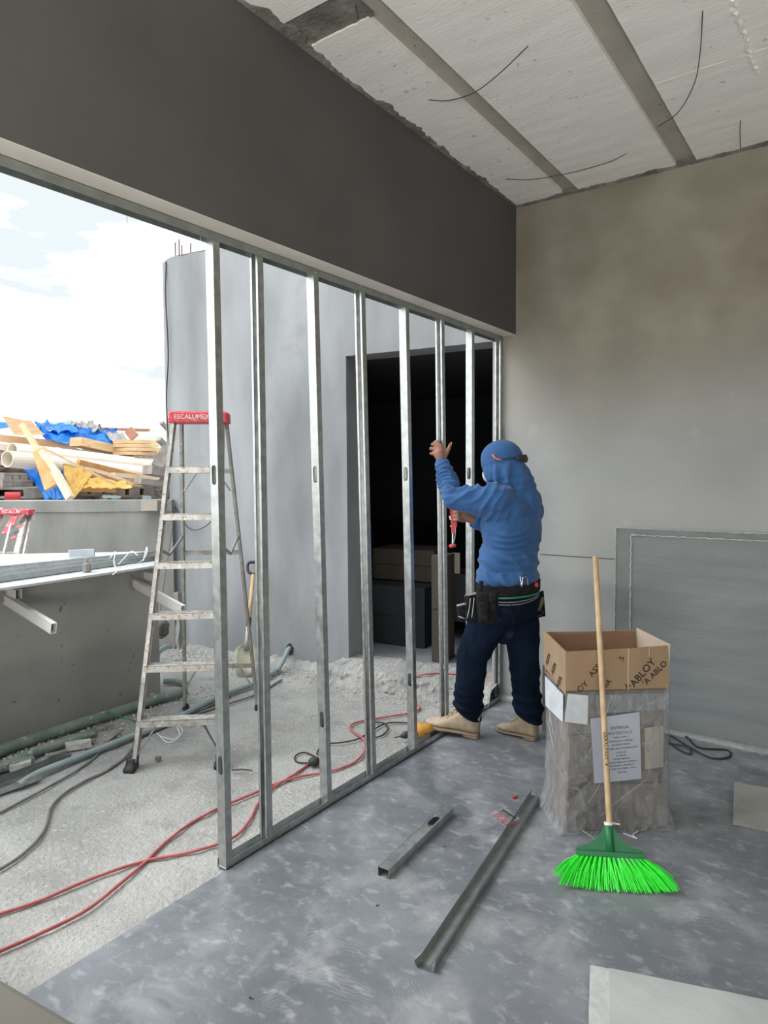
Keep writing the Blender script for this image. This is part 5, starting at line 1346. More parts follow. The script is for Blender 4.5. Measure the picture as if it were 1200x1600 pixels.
bm = bmesh.new(); c_ = PD(236, 790, 5.95); box(bm, (-.07, -.05, -.045), (.07, .03, .045), Matrix((CR, CW, CU)).transposed().to_4x4()); bm.transform(Matrix.Translation(c_))
O('timber_block', bm, 'beige', label='pale timber block at the top of the outer parapet beside the tower', cat='wood block')

# ================================================================== HILLS, FAR HOUSE, TREES
bm = bmesh.new(); NXh = 120; prev = None
for i in range(NXh + 1):
    x = -260 + 700 * i / NXh   # photo column
    crest = 688 - 20 * math.exp(-((x - 300) / 130) ** 2) + 5 * mnoise.noise(Vector((x * .02, 0, 0))) + 1.6 * mnoise.noise(Vector((x * .15, 3, 0)))
    if x < 130: crest += (130 - x) * .10
    row = [bm.verts.new(PD(x, 830, 150))]
    for k in range(1, 9):
        y = 760 + (crest - 760) * (k / 8) ** .8; row.append(bm.verts.new(PD(x, y, 160 + 25 * k) + Vector((0, 0, .6 * mnoise.noise(Vector((x * .1, k, 0)))))))
    row.append(bm.verts.new(PD(x, 800, 460)))
    if prev:
        for k in range(len(row) - 1): bm.faces.new((prev[k], row[k], row[k + 1], prev[k + 1]))
    prev = row
O('hills', bm, 'hill', label='low green wooded hills behind the scrap heap', cat='hill', kind='structure', smooth=True)
for k, (x, y, w_, h_) in enumerate(((83, 660, 9, 6), (107, 659, 9, 9), (130, 662, 8, 6))):
    bm = bmesh.new(); c_ = PD(x, y + 4, 60); bmesh.ops.create_icosphere(bm, subdivisions=4, radius=1)
    s = 60 / FPX
    for v in bm.verts:
        n_ = 1 + .22 * mnoise.noise(v.co * 2.2 + Vector((k * 5, 0, 0))) + .14 * mnoise.noise(v.co * 7); v.co = Vector((v.co.x * w_ * s, v.co.y * w_ * s, v.co.z * h_ * s)) * n_ + c_
    t = thing('distant_tree', c_ + Vector((0, 0, -1.5)), ('leftmost far treetop above the blue tarp', 'tallest far treetop above the blue tarp', 'rightmost far treetop beside the grey sheet')[k], 'tree', 'far trees above the heap')
    O('crown', bm, 'tree', t, smooth=True); O('trunk', TB([c_ + Vector((0, 0, -8)), c_], .15, 6), 'greywood', t)
hs = thing('far_house', PD(242, 730, 36), 'small far house with a grey metal gable roof left of the tower', 'house')
A_, B_, Cc = PD(232, 716, 36), PD(252, 716, 36), PD(243, 703, 36)
dpt = (PD(200, 712, 44) - PD(232, 712, 36)) * .5
bm = bmesh.new(); v = [bm.verts.new(p) for p in (A_, B_, Cc)]; w2 = [bm.verts.new(p + dpt) for p in (A_, B_, Cc)]
bm.faces.new(v); bm.faces.new(w2[::-1]); 
lo_ = [bm.verts.new(p + Vector((0, 0, -2.5))) for p in (A_, B_)]; bm.faces.new((v[0], lo_[0], lo_[1], v[1]))
O('gable_wall', bm, 'housew', hs)
bm = bmesh.new(); 
for p, q in ((A_, Cc), (Cc, B_)):
    o1 = (p - q).normalized() * .12
    f = bm.faces.new([bm.verts.new(x_) for x_ in (p + (o1 if p is A_ else 0 * o1), q + (-o1 if q is B_ else 0 * o1), q + dpt + (-o1 if q is B_ else 0 * o1), p + dpt + (o1 if p is A_ else 0 * o1))])
bmesh.ops.solidify(bm, geom=bm.faces[:], thickness=-.08); O('roof', bm, 'houser', hs)

# ================================================================== CEILING WIRES
def cwire(pts, lab, r=.0022):
    P_ = [onax(x, y, 2, z) for x, y, z in pts]; O('ceiling_wire', TB(P_, r, 5, 8), 'wire', label=lab, cat='wire')
cwire([(668, 156, ZC + .002), (700, 157, ZC - .03), (740, 145, ZC - .08), (780, 115, ZC - .12), (825, 72, ZC - .16)], 'curved rusty wire hanging across the left ceiling joist')
cwire([(1098, 15, ZC + .002), (1094, 80, ZC - .04), (1085, 130, ZC - .09), (1060, 175, ZC - .10), (1028, 198, ZC - .08)], 'curved rusty wire hanging across the middle ceiling joist')
cwire([(1157, 187, ZC + .002), (1156, 208, ZC - .03), (1157, 233, ZC - .05)], 'short straight wire in the right ceiling panel')
cwire([(790, 280, ZC - .05), (835, 280, ZC - .05), (900, 268, ZC - .03), (955, 252, ZC - .01), (982, 238, ZC + .002)], 'faint thin wire under the ceiling above the room corner')
cwire([(556, 8, ZC + .0), (560, 29, ZC - .05)], 'short black wire end by the mortar patch in the ceiling', .004)
P_ = [onax(x, y, 2, ZC - .001) for x, y in ((1145, 0), (1150, 25), (1165, 60), (1175, 95), (1186, 112))]
O('joint_compound', TB([p + Vector((mnoise.noise(p * 30), mnoise.noise(p * 30 + Vector((5, 0, 0))), 0)) * .014 for p in smooth_path(P_, 24)], .009, 5), 'ceil', label='white ragged filler line across the right ceiling panel', cat='filler')

# ================================================================== THE WORKER
def caps(bm, p, q, r1, r2, seg=16):
    p = Vector(p); q = Vector(q); d = (q - p); L = d.length; d.normalize(); pts = []; rs = []
    for a in (0.04, .3, .6, .85, 1.2): a_ = a; pts.append(p - d * r1 * math.cos(a_)); rs.append(max(1e-4, r1 * math.sin(a_)))
    pts.append(p); rs.append(r1); pts.append(q); rs.append(r2)
    for a in (1.2, .85, .6, .3, .04): pts.append(q + d * r2 * math.cos(a)); rs.append(max(1e-4, r2 * math.sin(a)))
    tube(bm, pts, rs, seg)
def chain(bm, pts, rs, seg=14):
    for i in range(len(pts) - 1): caps(bm, pts[i], pts[i + 1], rs[i], rs[i + 1], seg)
def remesh(bm, voxel, it=6, fac=.5):
    me = bpy.data.meshes.new('tmp'); bmesh.ops.recalc_face_normals(bm, faces=bm.faces); bm.to_mesh(me); bm.free()
    ob = bpy.data.objects.new('tmp', me); COL.objects.link(ob)
    m = ob.modifiers.new('r', 'REMESH'); m.mode = 'VOXEL'; m.voxel_size = voxel
    s = ob.modifiers.new('s', 'SMOOTH'); s.iterations = it; s.factor = fac
    dg = bpy.context.evaluated_depsgraph_get(); dg.update()
    out = bpy.data.meshes.new_from_object(ob.evaluated_get(dg))
    bpy.data.objects.remove(ob); bpy.data.meshes.remove(me); out.materials.clear(); return out
def mesh_arrays(me):
    n = len(me.vertices); co = np.empty(n * 3); me.vertices.foreach_get('co', co); no = np.empty(n * 3)
    me.vertices.foreach_get('normal', no); return co.reshape(-1, 3), no.reshape(-1, 3)
def set_co(me, co): me.vertices.foreach_set('co', co.ravel()); me.update()
def vnoise(co, sc, seed=0):
    """cheap smooth value noise on an array"""
    p = co * sc + seed * 17.3; i = np.floor(p).astype(np.int64); f = p - i; f = f * f * (3 - 2 * f)
    def h(a, b, c):
        x = (a * 374761393 + b * 668265263 + c * 2147483647 + seed * 1274126177) & 0xffffffff
        x = ((x ^ (x >> 13)) * 1274126177) & 0xffffffff; return ((x ^ (x >> 16)) & 0xffff) / 32767.5 - 1
    r = 0
    for dx in (0, 1):
        for dy in (0, 1):
            for dz in (0, 1):
                w = (f[:, 0] if dx else 1 - f[:, 0]) * (f[:, 1] if dy else 1 - f[:, 1]) * (f[:, 2] if dz else 1 - f[:, 2])
                r = r + w * h(i[:, 0] + dx, i[:, 1] + dy, i[:, 2] + dz)
    return r
def gmask(co, c, r): return np.exp(-(((co - np.array(c)) ** 2).sum(1)) / (r * r))
def ripples(co, c, k, warp=.05, ws=5, seed=0, sharp=1.6):
    d = np.sqrt(((co - np.array(c)) ** 2).sum(1)) + warp * vnoise(co, ws, seed)
    s = .5 + .5 * np.sin(d * k); return s ** (sharp * 1.5)

PF = Vector((-.97, .24, 0)).normalized(); PLft = Vector((-PF.y, PF.x, 0))
def bodyM(c): M = Matrix((PF, PLft, Vector((0, 0, 1)))).transposed().to_4x4(); M.translation = Vector(c); return M
R3 = bodyM((0, 0, 0)).to_3x3().to_4x4()
HIP = PY(793, 918, -.66)
CH = Vector((.365, -.65, 1.24))
SHL, SHR = Vector((.362, -.815, 1.395)), Vector((.392, -.475, 1.372))
ELL = Vector((.118, -.865, 1.392)); WRL = PD(690, 722, 3.885)
WRR = PD(736, 811, 3.93); ELR = Vector((.30, -.44, 1.135))
HPL, HPR = HIP + PLft * .085 + Vector((0, 0, -.03)), HIP - PLft * .085 + Vector((0, 0, -.03))
KNL = PD(738, 1022, 3.83); KNR = PD(819, 1032, 3.93)
hl_, tl_ = PZ(741, 1153, 0) + Vector((.01, .02, 0)), PZ(664, 1133, .035)
hr_, tr_ = PZ(836, 1158, 0) + Vector((.0, .02, 0)), PZ(777, 1140, 0)
tl_.z = tr_.z = 0
dL, dR = (tl_ - hl_).normalized(), (tr_ - hr_).normalized()
ANL = hl_ + dL * .058 + Vector((0, 0, .125)); ANR = hr_ + dR * .055 + Vector((0, 0, .125))
HEAD = PY(784, 726, -.665); FD = Vector((-.985, .08, -.17)).normalized()
HL_ = Vector((0, 0, 1)).cross(FD).normalized(); HU = FD.cross(HL_).normalized()
MHd = Matrix((FD, HL_, HU)).transposed().to_4x4(); MHd.translation = HEAD
per = thing('person', Vector((.3, -.65, 0)), 'person in blue hooded shirt and dark jeans holding a steel stud', 'person')

# ---- body: one continuous skin surface
bm = bmesh.new()
ellipsoid(bm, MHd @ Vector((0, 0, .015)), (.096, .076, .108), MHd.to_3x3().to_4x4(), 20)
ellipsoid(bm, MHd @ Vector((.035, 0, -.055)), (.055, .052, .06), MHd.to_3x3().to_4x4(), 16)        # jaw
caps(bm, MHd @ Vector((.088, 0, .015)), MHd @ Vector((.108, 0, -.022)), .009, .014)                 # nose
caps(bm, MHd @ Vector((.086, -.02, -.058)), MHd @ Vector((.086, .02, -.058)), .007, .007)           # lips
for s in (-1, 1):
    caps(bm, MHd @ Vector((.0, s * .076, .02)), MHd @ Vector((.0, s * .080, -.02)), .016, .011)     # ears
    ellipsoid(bm, MHd @ Vector((.082, s * .03, .012)), (.012, .014, .011), MHd.to_3x3().to_4x4(), 10)
caps(bm, HEAD + Vector((.02, 0, -.06)), Vector((.375, -.65, 1.40)), .056, .062)
caps(bm, SHL, SHR, .055, .055)
ellipsoid(bm, CH, (.10, .165, .20), R3, 20); ellipsoid(bm, HIP + Vector((0, 0, .10)), (.10, .145, .14), R3, 20); ellipsoid(bm, HIP, (.11, .155, .12), R3, 20)
chain(bm, [SHL, ELL, WRL], [.052, .040, .027]); chain(bm, [SHR, ELR, WRR], [.050, .040, .027])
chain(bm, [HPL, KNL, ANL], [.085, .058, .042]); chain(bm, [HPR, KNR, ANR], [.085, .058, .042])
# left hand: back of the hand to the camera, fingers curling round the stud
def F(pts): return [PD(x, y, d) for x, y, d in pts]
caps(bm, WRL, PD(687, 708, 3.885), .026, .030)
for a, b in (((693, 712), (689, 697)), ((689, 712), (684.5, 698)), ((686, 713), (681, 703)), ((684, 714), (679.5, 709))):
    caps(bm, PD(*a, 3.886), PD(*b, 3.886), .017, .0125)
for P_ in ([(689, 697, 3.884), (682, 689.5, 3.892), (680, 690.5, 3.93), (684, 692, 3.953)],
           [(684.5, 698, 3.884), (676.5, 693.5, 3.892), (675, 695, 3.93), (680, 696.5, 3.955)],
           [(681, 703, 3.884), (673.5, 700.5, 3.893), (673, 702, 3.93), (679, 703.5, 3.955)],
           [(679.5, 709, 3.884), (673.5, 708.5, 3.893), (673.5, 709.5, 3.926), (679, 710.5, 3.945)]):
    k = .9 if P_[0][1] > 708 else 1
    chain(bm, F(P_), [.0105 * k, .0098 * k, .0085 * k, .0072 * k], 10)
chain(bm, F([(694, 713, 3.89), (699.5, 704, 3.895), (702, 699.5, 3.90), (703.5, 694.5, 3.90)]), [.018, .0135, .011, .0095], 10)
# right hand: fist round the clamp
caps(bm, WRR, PD(724, 804, 3.925), .027, .031)
TX = PD(712, 803, 3.93)
for i, (y0) in enumerate((795, 801, 807, 813)):
    chain(bm, F([(724, y0 + 1, 3.915), (715.5, y0 - 1, 3.893), (709.5, y0, 3.905), (709.5, y0 + .5, 3.93)]), [.0115, .0105, .0092, .008], 10)
chain(bm, F([(727, 803, 3.94), (719, 794, 3.945), (712.5, 790, 3.94)]), [.016, .012, .0095], 10)
# feet inside the boots
caps(bm, ANL + Vector((0, 0, -.05)), hl_ + dL * .20 + Vector((0, 0, .055)), .030, .018); caps(bm, ANR + Vector((0, 0, -.05)), hr_ + dR * .16 + Vector((0, 0, .050)), .030, .018)
me = remesh(bm, .0048, 3, .5)
body = O('body', me, 'skin', per, smooth=True)
# fingernails on the visible thumb
p = PD(705.2, 692.6, 3.892)
bm = bmesh.new(); ellipsoid(bm, p, (.005, .0025, .007), None, 8); O('fingernail', bm, 'nail', body, smooth=True)
bm = bmesh.new(); 
for s in (-1, 1): ellipsoid(bm, MHd @ Vector((.091, s * .03, .012)), (.007, .009, .007), MHd.to_3x3().to_4x4(), 10)
O('eyes', bm, 'strap', body, smooth=True)
bm = bmesh.new(); ellipsoid(bm, MHd @ Vector((.058, 0, -.045)), (.068, .066, .058), MHd.to_3x3().to_4x4(), 20); O('face_mask', bm, 'mask', per, smooth=True)

# ---- shirt with hood
bm = bmesh.new()
ellipsoid(bm, MHd @ Vector((-.002, 0, .022)), (.128, .106, .118), MHd.to_3x3().to_4x4(), 24)
ellipsoid(bm, MHd @ Vector((-.010, 0, -.035)), (.122, .108, .10), MHd.to_3x3().to_4x4(), 24)
caps(bm, HEAD + Vector((.028, .0, -.05)), Vector((.385, -.65, 1.415)), .108, .100)
caps(bm, HEAD + Vector((.05, .0, -.03)), Vector((.44, -.62, 1.36)), .085, .085)
caps(bm, MHd @ Vector((.10, .0, .03)), MHd @ Vector((.085, .0, -.08)), .045, .05)
caps(bm, SHL + Vector((.0, .02, .004)), SHR + Vector((0, -.02, .004)), .076, .074)
caps(bm, SHL + Vector((.04, .08, -.05)), SHR + Vector((.03, -.06, -.05)), .085, .085)
ellipsoid(bm, CH + Vector((.004, 0, -.02)), (.142, .198, .235), R3, 28)
ellipsoid(bm, HIP + Vector((.004, 0, .16)), (.150, .182, .19), R3, 28)
ellipsoid(bm, HIP + Vector((0, 0, .075)), (.158, .186, .085), R3, 28)
chain(bm, [SHL, SHL.lerp(ELL, .5) + Vector((0, 0, -.012)), ELL, ELL.lerp(WRL, .5), WRL + (ELL - WRL) * .06], [.083, .074, .058, .050, .037])
caps(bm, SHL + Vector((.0, .04, -.06)), SHL.lerp(ELL, .35) + Vector((0, 0, -.035)), .085, .06)
chain(bm, [SHR, ELR, WRR + (ELR - WRR) * .12], [.080, .060, .038])
me = remesh(bm, .006, 10, .5)
co, no = mesh_arrays(me)
Hc = np.array(HEAD)
disp = np.zeros(len(co))
ctr = np.array(SHL + Vector((.02, .06, -.10)))
z = co[:, 2]
torso = np.clip((1.40 - z) / .12, 0, 1) * np.clip((co[:, 0] - .19) / .06, 0, 1)
n1 = vnoise(co, 7, 3)
disp += .014 * torso * ripples(co, ctr, 150, .045, 7, 1) * np.clip(.55 + n1, 0, 1) * np.clip(1 - ((co - ctr) ** 2).sum(1) ** .5 / .42, 0, 1)
hc = np.array(HIP + PLft * .12 + Vector((-.05, 0, -.02)))
disp += .018 * np.clip((1.20 - z) / .15, 0, 1) * ripples(co, hc, 115, .05, 6, 5) * np.clip(.6 + vnoise(co, 6, 9), 0, 1)
disp += .005 * torso * vnoise(co * np.array([1, 1, .5]), 14, 11)
# shirt blouses over the belt
disp += .010 * np.exp(-((z - (HIP.z + .045)) / .03) ** 2)
# arm: cross folds
axl = np.array((ELL - SHL).normalized()); sa = (co - np.array(SHL)) @ axl
armm = np.clip((.22 - co[:, 0]) / .05, 0, 1) * np.clip((-co[:, 1] - .72) / .03, 0, 1)
upa = (co[:, 0] > .11) & (co[:, 1] < -.74) & (z > 1.28)
disp += .014 * ripples(co + .0, np.array(ELL + Vector((.02, 0, .13))), 135, .05, 8, 21) * np.clip(.5 + vnoise(co, 9, 23), 0, 1) * gmask(co, SHL.lerp(ELL, .62), .20) * 1.3
disp += .011 * ripples(co, np.array(WRL + Vector((-.02, 0, .05))), 190, .04, 9, 31) * gmask(co, WRL.lerp(ELL, .35), .12) * 1.2
disp += .006 * ripples(co, np.array(WRR), 190, .03, 9, 33) * gmask(co, WRR.lerp(ELR, .35), .11)
# hood: vertical drape folds below the strap
hl = (co - Hc) @ np.array(HL_); hf = (co - Hc) @ np.array(FD); hu = (co - Hc) @ np.array(HU)
ang = np.arctan2(hl, -hf)
hm = np.clip((.0 - hu) / .05, 0, 1) * np.clip((hu + .19) / .06, 0, 1)
disp += .015 * hm * (.5 + .5 * np.sin(ang * 10 + 2.0 * vnoise(co, 9, 41))) ** 1.6
disp += .004 * np.exp(-((hu + .13) / .05) ** 2) * np.sin(hu * 150 + 4 * vnoise(co, 8, 43))
# strap pinch
disp -= .006 * np.exp(-((hu - .008) / .012) ** 2) * np.clip((hf + 0) * -20, 0, 1)
co2 = co + no * disp[:, None]
set_co(me, co2)
bm = bmesh.new(); bm.from_mesh(me)
kill = []
for v in bm.verts:
    d = v.co - HEAD; f = d.dot(FD); l = d.dot(HL_); u = d.dot(HU)
    if f > .088 - .25 * max(0, -u - .03) and -.115 < u < .085 and abs(l) < .082: kill.append(v)
bmesh.ops.delete(bm, geom=kill, context='VERTS')
bmesh.ops.bisect_plane(bm, geom=bm.verts[:] + bm.edges[:] + bm.faces[:], plane_co=HIP + Vector((0, 0, .008)), plane_no=(Vector((0, 0, -1)) - PLft * .02).normalized(), clear_outer=True)
shirt = O('shirt', bm, 'shirt', per, smooth=True)
sm = shirt.modifiers.new('cloth', 'SOLIDIFY'); sm.thickness = .0025; sm.offset = -1
def ringloop(c, ax, r, w, m, name, parent, rr=None):
    ax = Vector(ax).normalized(); s = ax.cross(Vector((.3, .2, 1))).normalized(); t = ax.cross(s); bm = bmesh.new(); R = []
    for (o_, q) in ((-w, r), (-w, r + .004), (w, r + .004), (w, r)):
        R.append([Vector(c) + ax * o_ + (s * math.cos(2 * math.pi * k / 24) + t * math.sin(2 * math.pi * k / 24)) * q for k in range(24)])
    loft(bm, R + [R[0]], cap=False); bmesh.ops.remove_doubles(bm, verts=bm.verts, dist=1e-5)
    return O(name, bm, m, parent, smooth=False)
ringloop(WRL + (ELL - WRL) * .10, ELL - WRL, .0375, .022, 'shirt', 'cuff', shirt)
ringloop(WRR + (ELR - WRR) * .13, ELR - WRR, .039, .022, 'shirt', 'cuff', shirt)

# ---- jeans
bm = bmesh.new()
ellipsoid(bm, HIP + Vector((.004, 0, -.01)), (.142, .176, .13), R3, 28)
ellipsoid(bm, HIP + Vector((.03, 0, -.08)), (.135, .172, .14), R3, 28)
chain(bm, [HPL + Vector((0, 0, -.03)), HPL.lerp(KNL, .5) + Vector((.01, .0, 0)), KNL, KNL.lerp(ANL, .45), ANL + Vector((.0, 0, .04)), ANL + Vector((.008, .0, -.05))], [.112, .107, .090, .084, .082, .074])
chain(bm, [HPR + Vector((0, 0, -.03)), HPR.lerp(KNR, .5), KNR, KNR.lerp(ANR, .5), ANR + Vector((0, 0, .04)), ANR + Vector((.008, 0, -.05))], [.112, .106, .086, .078, .082, .074])
caps(bm, HPL.lerp(HPR, .5) + Vector((0, 0, -.10)), HPL.lerp(HPR, .5) + Vector((-.02, 0, -.22)), .11, .075)
me = remesh(bm, .008, 8, .5); co, no = mesh_arrays(me)
disp = .004 * vnoise(co, 9, 51)
for kn, an, sd in ((KNL, ANL, 1), (KNR, ANR, 2)):
    disp += .014 * ripples(co, np.array(kn + Vector((-.12, 0, .02))), 95, .05, 6, 60 + sd) * gmask(co, kn, .14) * np.clip(.6 + vnoise(co, 8, 61 + sd), 0, 1)
    disp += .018 * ripples(co, np.array(an + Vector((-.02, 0, -.12))), 105, .035, 7, 70 + sd) * gmask(co, an + Vector((0, 0, .06)), .13)
disp += .012 * ripples(co, np.array(HIP + Vector((-.05, 0, -.38))), 75, .06, 5, 81) * gmask(co, HIP + Vector((0, 0, -.25)), .2) * np.clip(.5 + vnoise(co, 6, 82), 0, 1)
set_co(me, co + no * disp[:, None])
bm = bmesh.new(); bm.from_mesh(me)
def low(v):
    left = (v.co - ANL).length < (v.co - ANR).length
    if left: return v.co.z < .112 - .62 * (v.co.x - ANL.x)
    return v.co.z < .115 - .42 * (v.co.x - ANR.x)
for (an_, ot_, z_, k_) in ((ANL, ANR, .150, .62), (ANR, ANL, .134, .42)):
    side_v = {v for v in bm.verts if v.co.z < .32 and (v.co - an_).length < (v.co - ot_).length}
    gf = [f for f in bm.faces if all(v in side_v for v in f.verts)]
    ge = list({e for f in gf for e in f.edges}); gv_ = list({v for f in gf for v in f.verts})
    bmesh.ops.bisect_plane(bm, geom=gv_ + ge + gf, plane_co=Vector((an_.x, an_.y, z_)), plane_no=Vector((-k_, 0, -1)).normalized(), clear_outer=True)
jeans = O('jeans', bm, 'jeans', per, smooth=True)
jm = jeans.modifiers.new('cloth', 'SOLIDIFY'); jm.thickness = .003; jm.offset = -1
for s_ in (-1, 1):
    q = HIP + Vector((.10, 0, -.10)) + PLft * (.08 * s_)
    bm = bmesh.new(); M = frame(q, PLft, z=Vector((.97, -.24, .1))); 
    box(bm, (-.065, -.075, .028), (.065, .07, .034), M, bev=.002); O('back_pocket', bm, 'jeans', jeans)

# ---- belt and pouches
def hip_ring(c, rx, ry, h, th, m, name, parent, tilt=0.0, n=48, sag=0):
    bm = bmesh.new(); R = []
    for (dz, e) in ((-h / 2, 0), (-h / 2, th), (h / 2, th), (h / 2, 0)):
        ring = []
        for k in range(n):
            a = 2 * math.pi * k / n; ca, sa_ = math.cos(a), math.sin(a)
            p = R3 @ Vector(((rx + e) * ca, (ry + e) * sa_, 0)); ring.append(Vector(c) + p + Vector((0, 0, dz + tilt * sa_ - sag * (.5 + .5 * math.cos(a * 2 + 1)))))
        R.append(ring)
    loft(bm, R + [R[0]], cap=False); bmesh.ops.remove_doubles(bm, verts=bm.verts, dist=1e-5); return O(name, bm, m, parent)
belt = hip_ring(HIP + Vector((.004, 0, .016)), .163, .190, .052, .005, 'blackfab', 'tool_belt', per, tilt=-.010)
hip_ring(HIP + Vector((.004, 0, -.022)), .158, .186, .010, .006, 'leafgreen', 'green_cord', per, tilt=-.008)
hip_ring(HIP + Vector((.004, 0, -.034)), .156, .184, .006, .006, 'greycord', 'waist_cord', per, tilt=-.012, sag=.01)
hip_ring(HIP + Vector((.004, 0, -.044)), .154, .182, .006, .006, 'greycord', 'waist_cord', per, tilt=-.014, sag=.014)
bc = PD(819, 909, 3.66); e = CR.copy()
O('buckle', TB([PD(813, 901, 3.62), PD(815, 917, 3.62), PD(817, 903, 3.62), PD(823, 903, 3.635), PD(825, 915, 3.64)], .0035, 6, 5), 'chrome', belt, smooth=True)
hd_ = PD(838, 914, 3.72); bm = bmesh.new(); ellipsoid(bm, hd_, (.012, .012, .014), None, 10); O('red_clip', bm, 'redclean', belt)
def pouch(xa, ya, xb, yb, d, th, name, m='blackfab', taper=.8, lean=0):
    """soft pocket between two photo points at a distance"""
    a = PD(xa, ya, d); b = PD(xb, ya, d); c = PD(xb, yb, d + lean); dd = PD(xa, yb, d + lean); mid = (a + b + c + dd) / 4
    bm = bmesh.new(); R = []
    for t in (0, .12, .4, .7, .9, 1.0):
        l = a.lerp(dd, t); r_ = b.lerp(c, t); m_ = (l + r_) / 2; w_ = (r_ - l).length / 2 * (1 - (1 - taper) * t ** 2) * (1 if t < .95 else .85)
        ring = []
        for k in range(16):
            an = 2 * math.pi * k / 16; ca, sa_ = math.cos(an), math.sin(an)
            sx = abs(ca) ** .6 * (1 if ca > 0 else -1); sy = abs(sa_) ** .6 * (1 if sa_ > 0 else -1)
            ring.append(m_ + CR * w_ * sx + CW * (th / 2) * sy * (1 - .25 * t) + CW * lean * t + Vector((mnoise.noise(m_ * 30 + Vector((k, 0, 0))), 0, 0)) * .002)
        R.append(ring)
    loft(bm, R); o = O(name, bm, m, belt, smooth=True); return o
pouch(744, 924, 779, 974, 3.58, .05, 'pouch'); pouch(748, 940, 764, 972, 3.545, .03, 'small_pocket'); pouch(764, 928, 776, 955, 3.55, .025, 'small_pocket')
pouch(726, 930, 748, 972, 3.66, .045, 'pouch', lean=.0); pouch(714, 945, 730, 970, 3.70, .04, 'small_pocket')
for (x0, y0, x1, y1, m_) in ((727, 931, 745, 926, 'greywood'), (715, 946, 727, 943, 'greywood')):
    bm = bmesh.new(); bar(bm, PD(x0, y0, 3.66), PD(x1, y1, 3.60), .012, .010); O('pouch_rim', bm, 'board' if False else m_, belt)
for (pts) in ([(716, 963, 3.66), (722, 965, 3.64), (728, 967, 3.64)], [(735, 935, 3.61), (733, 952, 3.61), (730, 966, 3.61)], [(741, 934, 3.6), (739, 952, 3.6), (737, 966, 3.6)]):
    O('metal_loop', TB([PD(*p) for p in pts], .0028, 6, 4), 'galvdark', belt, smooth=True)
O('belt_strap', TB([PD(752, 908, 3.60), PD(750, 925, 3.59)], .012, 8), 'blackfab', belt)
O('tool_handle', TB([PD(848, 933, 3.82), PD(846, 942, 3.82), PD(842, 954, 3.82)], [.010, .013, .010], 10), 'olive', belt, smooth=True)
O('tool_ring', TB([PD(841, 955, 3.8), PD(846, 954, 3.8), PD(849, 957, 3.8), PD(845, 961, 3.8), PD(840, 963, 3.8)], .002, 6, 4), 'wire', belt)

# ---- safety goggles worn backwards on the hood
def onhead(a, u, e=.004):
    f, l = -math.cos(a), -math.sin(a)     # a=0 back of the head, grows to the left-hand side (towards the camera)
    return MHd @ Vector((.128 * f * math.sqrt(max(.05, 1 - ((u - .02) / .125) ** 2)) - .0, -(.108 + e) * l * math.sqrt(max(.05, 1 - ((u - .02) / .125) ** 2)), u)) + (MHd.to_3x3() @ Vector((f, -l, 0))) * e
gg = thing('goggles_tmp', (0, 0, 0), 'x x x x', 'x'); bpy.data.objects.remove(gg)
bm = bmesh.new(); R = []
for k in range(13):
    a = -.95 + 1.35 * k / 12; hh = .021 * math.sin(math.pi * (k + 1.2) / 14.4) ** .5
    R.append([onhead(a, .010 - hh, .010), onhead(a, .010 - hh, .017), onhead(a, .010, .021), onhead(a, .010 + hh, .017), onhead(a, .010 + hh, .010)])
loft(bm, R); gl = O('safety_glasses', bm, 'black', per, smooth=True)
O('temple', TB([onhead(.40, .010, .012), onhead(.75, .013, .010), onhead(1.05, .014, .009)], .0035, 6, 4), 'black', gl)
O('temple_tip', TB([onhead(1.05, .014, .009), onhead(1.22, .020, .009), onhead(1.34, .034, .009), onhead(1.42, .052, .009)], [.004, .005, .005, .004], 8), 'orange', gl, smooth=True)

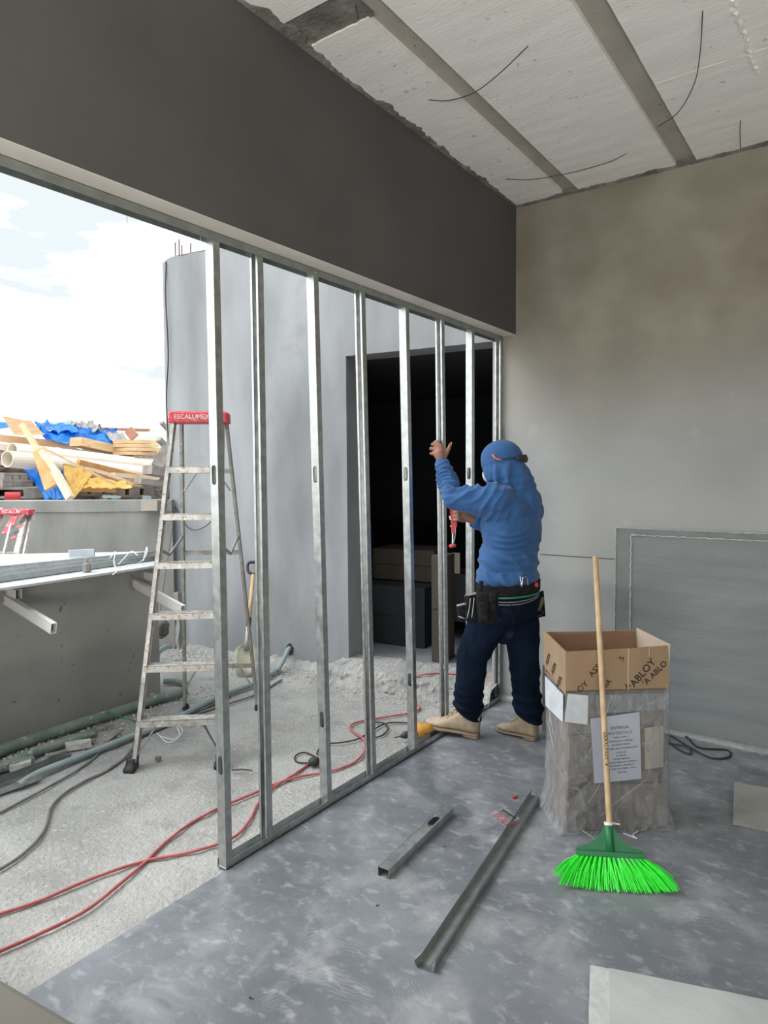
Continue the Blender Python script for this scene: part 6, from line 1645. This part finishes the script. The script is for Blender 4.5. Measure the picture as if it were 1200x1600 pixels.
# ---- boots
def boot(heel, toe, lift, name, lab=None):
    heel = Vector(heel); toe = Vector(toe); M = frame(heel, Vector((toe.x - heel.x, toe.y - heel.y, 0))); L = (toe - heel).length
    tilt = Matrix.Rotation(-math.asin(lift / L), 4, 'Y'); M = M @ tilt
    s = L / .30
    def ring(x, hw, z0, z1, n=16, fl=.7, cy=0):
        R = []
        for k in range(n):
            a = 2 * math.pi * k / n; ca, sa_ = math.cos(a), math.sin(a)
            y = hw * 1.1 * (abs(ca) ** fl) * (1 if ca > 0 else -1); zz = (z0 + z1) / 2 + (z1 - z0) / 2 * (abs(sa_) ** fl) * (1 if sa_ > 0 else -1)
            R.append(M @ Vector((x * s, (y + cy) * s, zz * s)))
        return R
    b = thing(name + '_tmp', (0, 0, 0), 'x', 'x'); bpy.data.objects.remove(b)
    bm = bmesh.new()
    st = [(-.006, .020, .028, .135), (.002, .034, .024, .150), (.02, .041, .022, .158), (.05, .043, .022, .160), (.08, .043, .022, .160), (.105, .043, .022, .148), (.13, .044, .022, .122),
          (.16, .045, .022, .092), (.19, .048, .021, .078), (.22, .049, .021, .060), (.25, .046, .022, .054), (.275, .036, .023, .046), (.292, .020, .025, .038), (.298, .008, .028, .034)]
    loft(bm, [ring(*q) for q in st])
    up_ = O('boot', bm, 'suede', per, smooth=True)
    bm = bmesh.new()
    st = [(-.008, .022, .014, .027), (.0, .035, .012, .028), (.03, .041, .012, .028), (.09, .043, .012, .027), (.15, .046, .010, .026), (.20, .052, .006, .025), (.24, .052, .006, .025), (.275, .044, .008, .027), (.296, .026, .012, .029), (.304, .010, .016, .028)]
    loft(bm, [ring(*q, fl=.4) for q in st]); O('sole', bm, 'sole', up_)
    bm = bmesh.new(); loft(bm, [ring(*q, fl=.35) for q in ((-.008, .028, .0, .016), (.0, .038, .0, .016), (.06, .040, .0, .016), (.075, .036, .002, .016))]); O('heel', bm, 'sole', up_)
    bm = bmesh.new(); loft(bm, [ring(*q, fl=.6) for q in ((.085, .022, .140, .170), (.12, .024, .118, .142), (.155, .022, .082, .104), (.17, .014, .076, .094))]); O('tongue', bm, 'suede', up_, smooth=True)
    for k in range(4):
        x = .095 + .022 * k; z_ = .160 - .021 * k
        O('lace', TB([M @ Vector((x * s, -.036 * s, (z_ - .014) * s)), M @ Vector((x * s + .004, 0, (z_ + .010) * s)), M @ Vector(((x + .014) * s, .036 * s, (z_ - .016) * s))], .0032, 6, 4), 'lace', up_)
    O('lace', TB([M @ Vector((.095 * s, 0, .152 * s)), M @ Vector((.105 * s, -.03, .160 * s)), M @ Vector((.12 * s, -.045, .12 * s)), M @ Vector((.125 * s, -.05, .075 * s))], .0024, 6, 5), 'lace', up_)
    if lab: O('heel_tab', TB([M @ Vector((-.007 * s, 0, .12 * s)), M @ Vector((-.014 * s, 0, .155 * s)), M @ Vector((.0, 0, .160 * s))], .008, 6), 'suede', up_)
    return up_
boot(hl_, tl_, .034, 'boot')
boot(hr_, tr_, .0, 'boot', True)

# ---- red clamp held on the sixth stud
cl = thing('locking_clamp', PD(709, 812, 3.90), 'red locking clamp with steel screw gripped by the worker on the sixth stud', 'clamp')
def cbar(x0, y0, x1, y1, d, w, t, name, m, bev=.003):
    bm = bmesh.new(); bar(bm, PD(x0, y0, d), PD(x1, y1, d), w, t, up=CW, bev=bev); return O(name, bm, m, cl)
cbar(706, 786, 708.5, 833, 3.93, .024, .014, 'body', 'redclean'); cbar(712.5, 793, 712, 824, 3.925, .014, .014, 'lever', 'redclean')
cbar(702, 788, 715, 786, 3.935, .012, .016, 'upper_jaw', 'redclean'); cbar(700.5, 786, 700.5, 776, 3.935, .012, .012, 'jaw_pad', 'galvdark')
O('screw_rod', TB([PD(707.5, 830, 3.93), PD(707, 851, 3.93)], .0045, 8), 'galv', cl)
O('adjusting_lever', TB([PD(712, 822, 3.925), PD(711, 838, 3.925), PD(708, 850, 3.93)], .003, 6, 4), 'galvdark', cl)
O('knob', TB([PD(702.5, 853.5, 3.925), PD(706, 853, 3.92), PD(712, 852, 3.925)], [.009, .012, .009], 10), 'red', cl, smooth=True)
cbar(702.5, 806, 704, 812, 3.915, .010, .002, 'white_mark', 'whitetext', 0); cbar(704, 821, 704.5, 823, 3.915, .008, .002, 'white_mark', 'whitetext', 0)
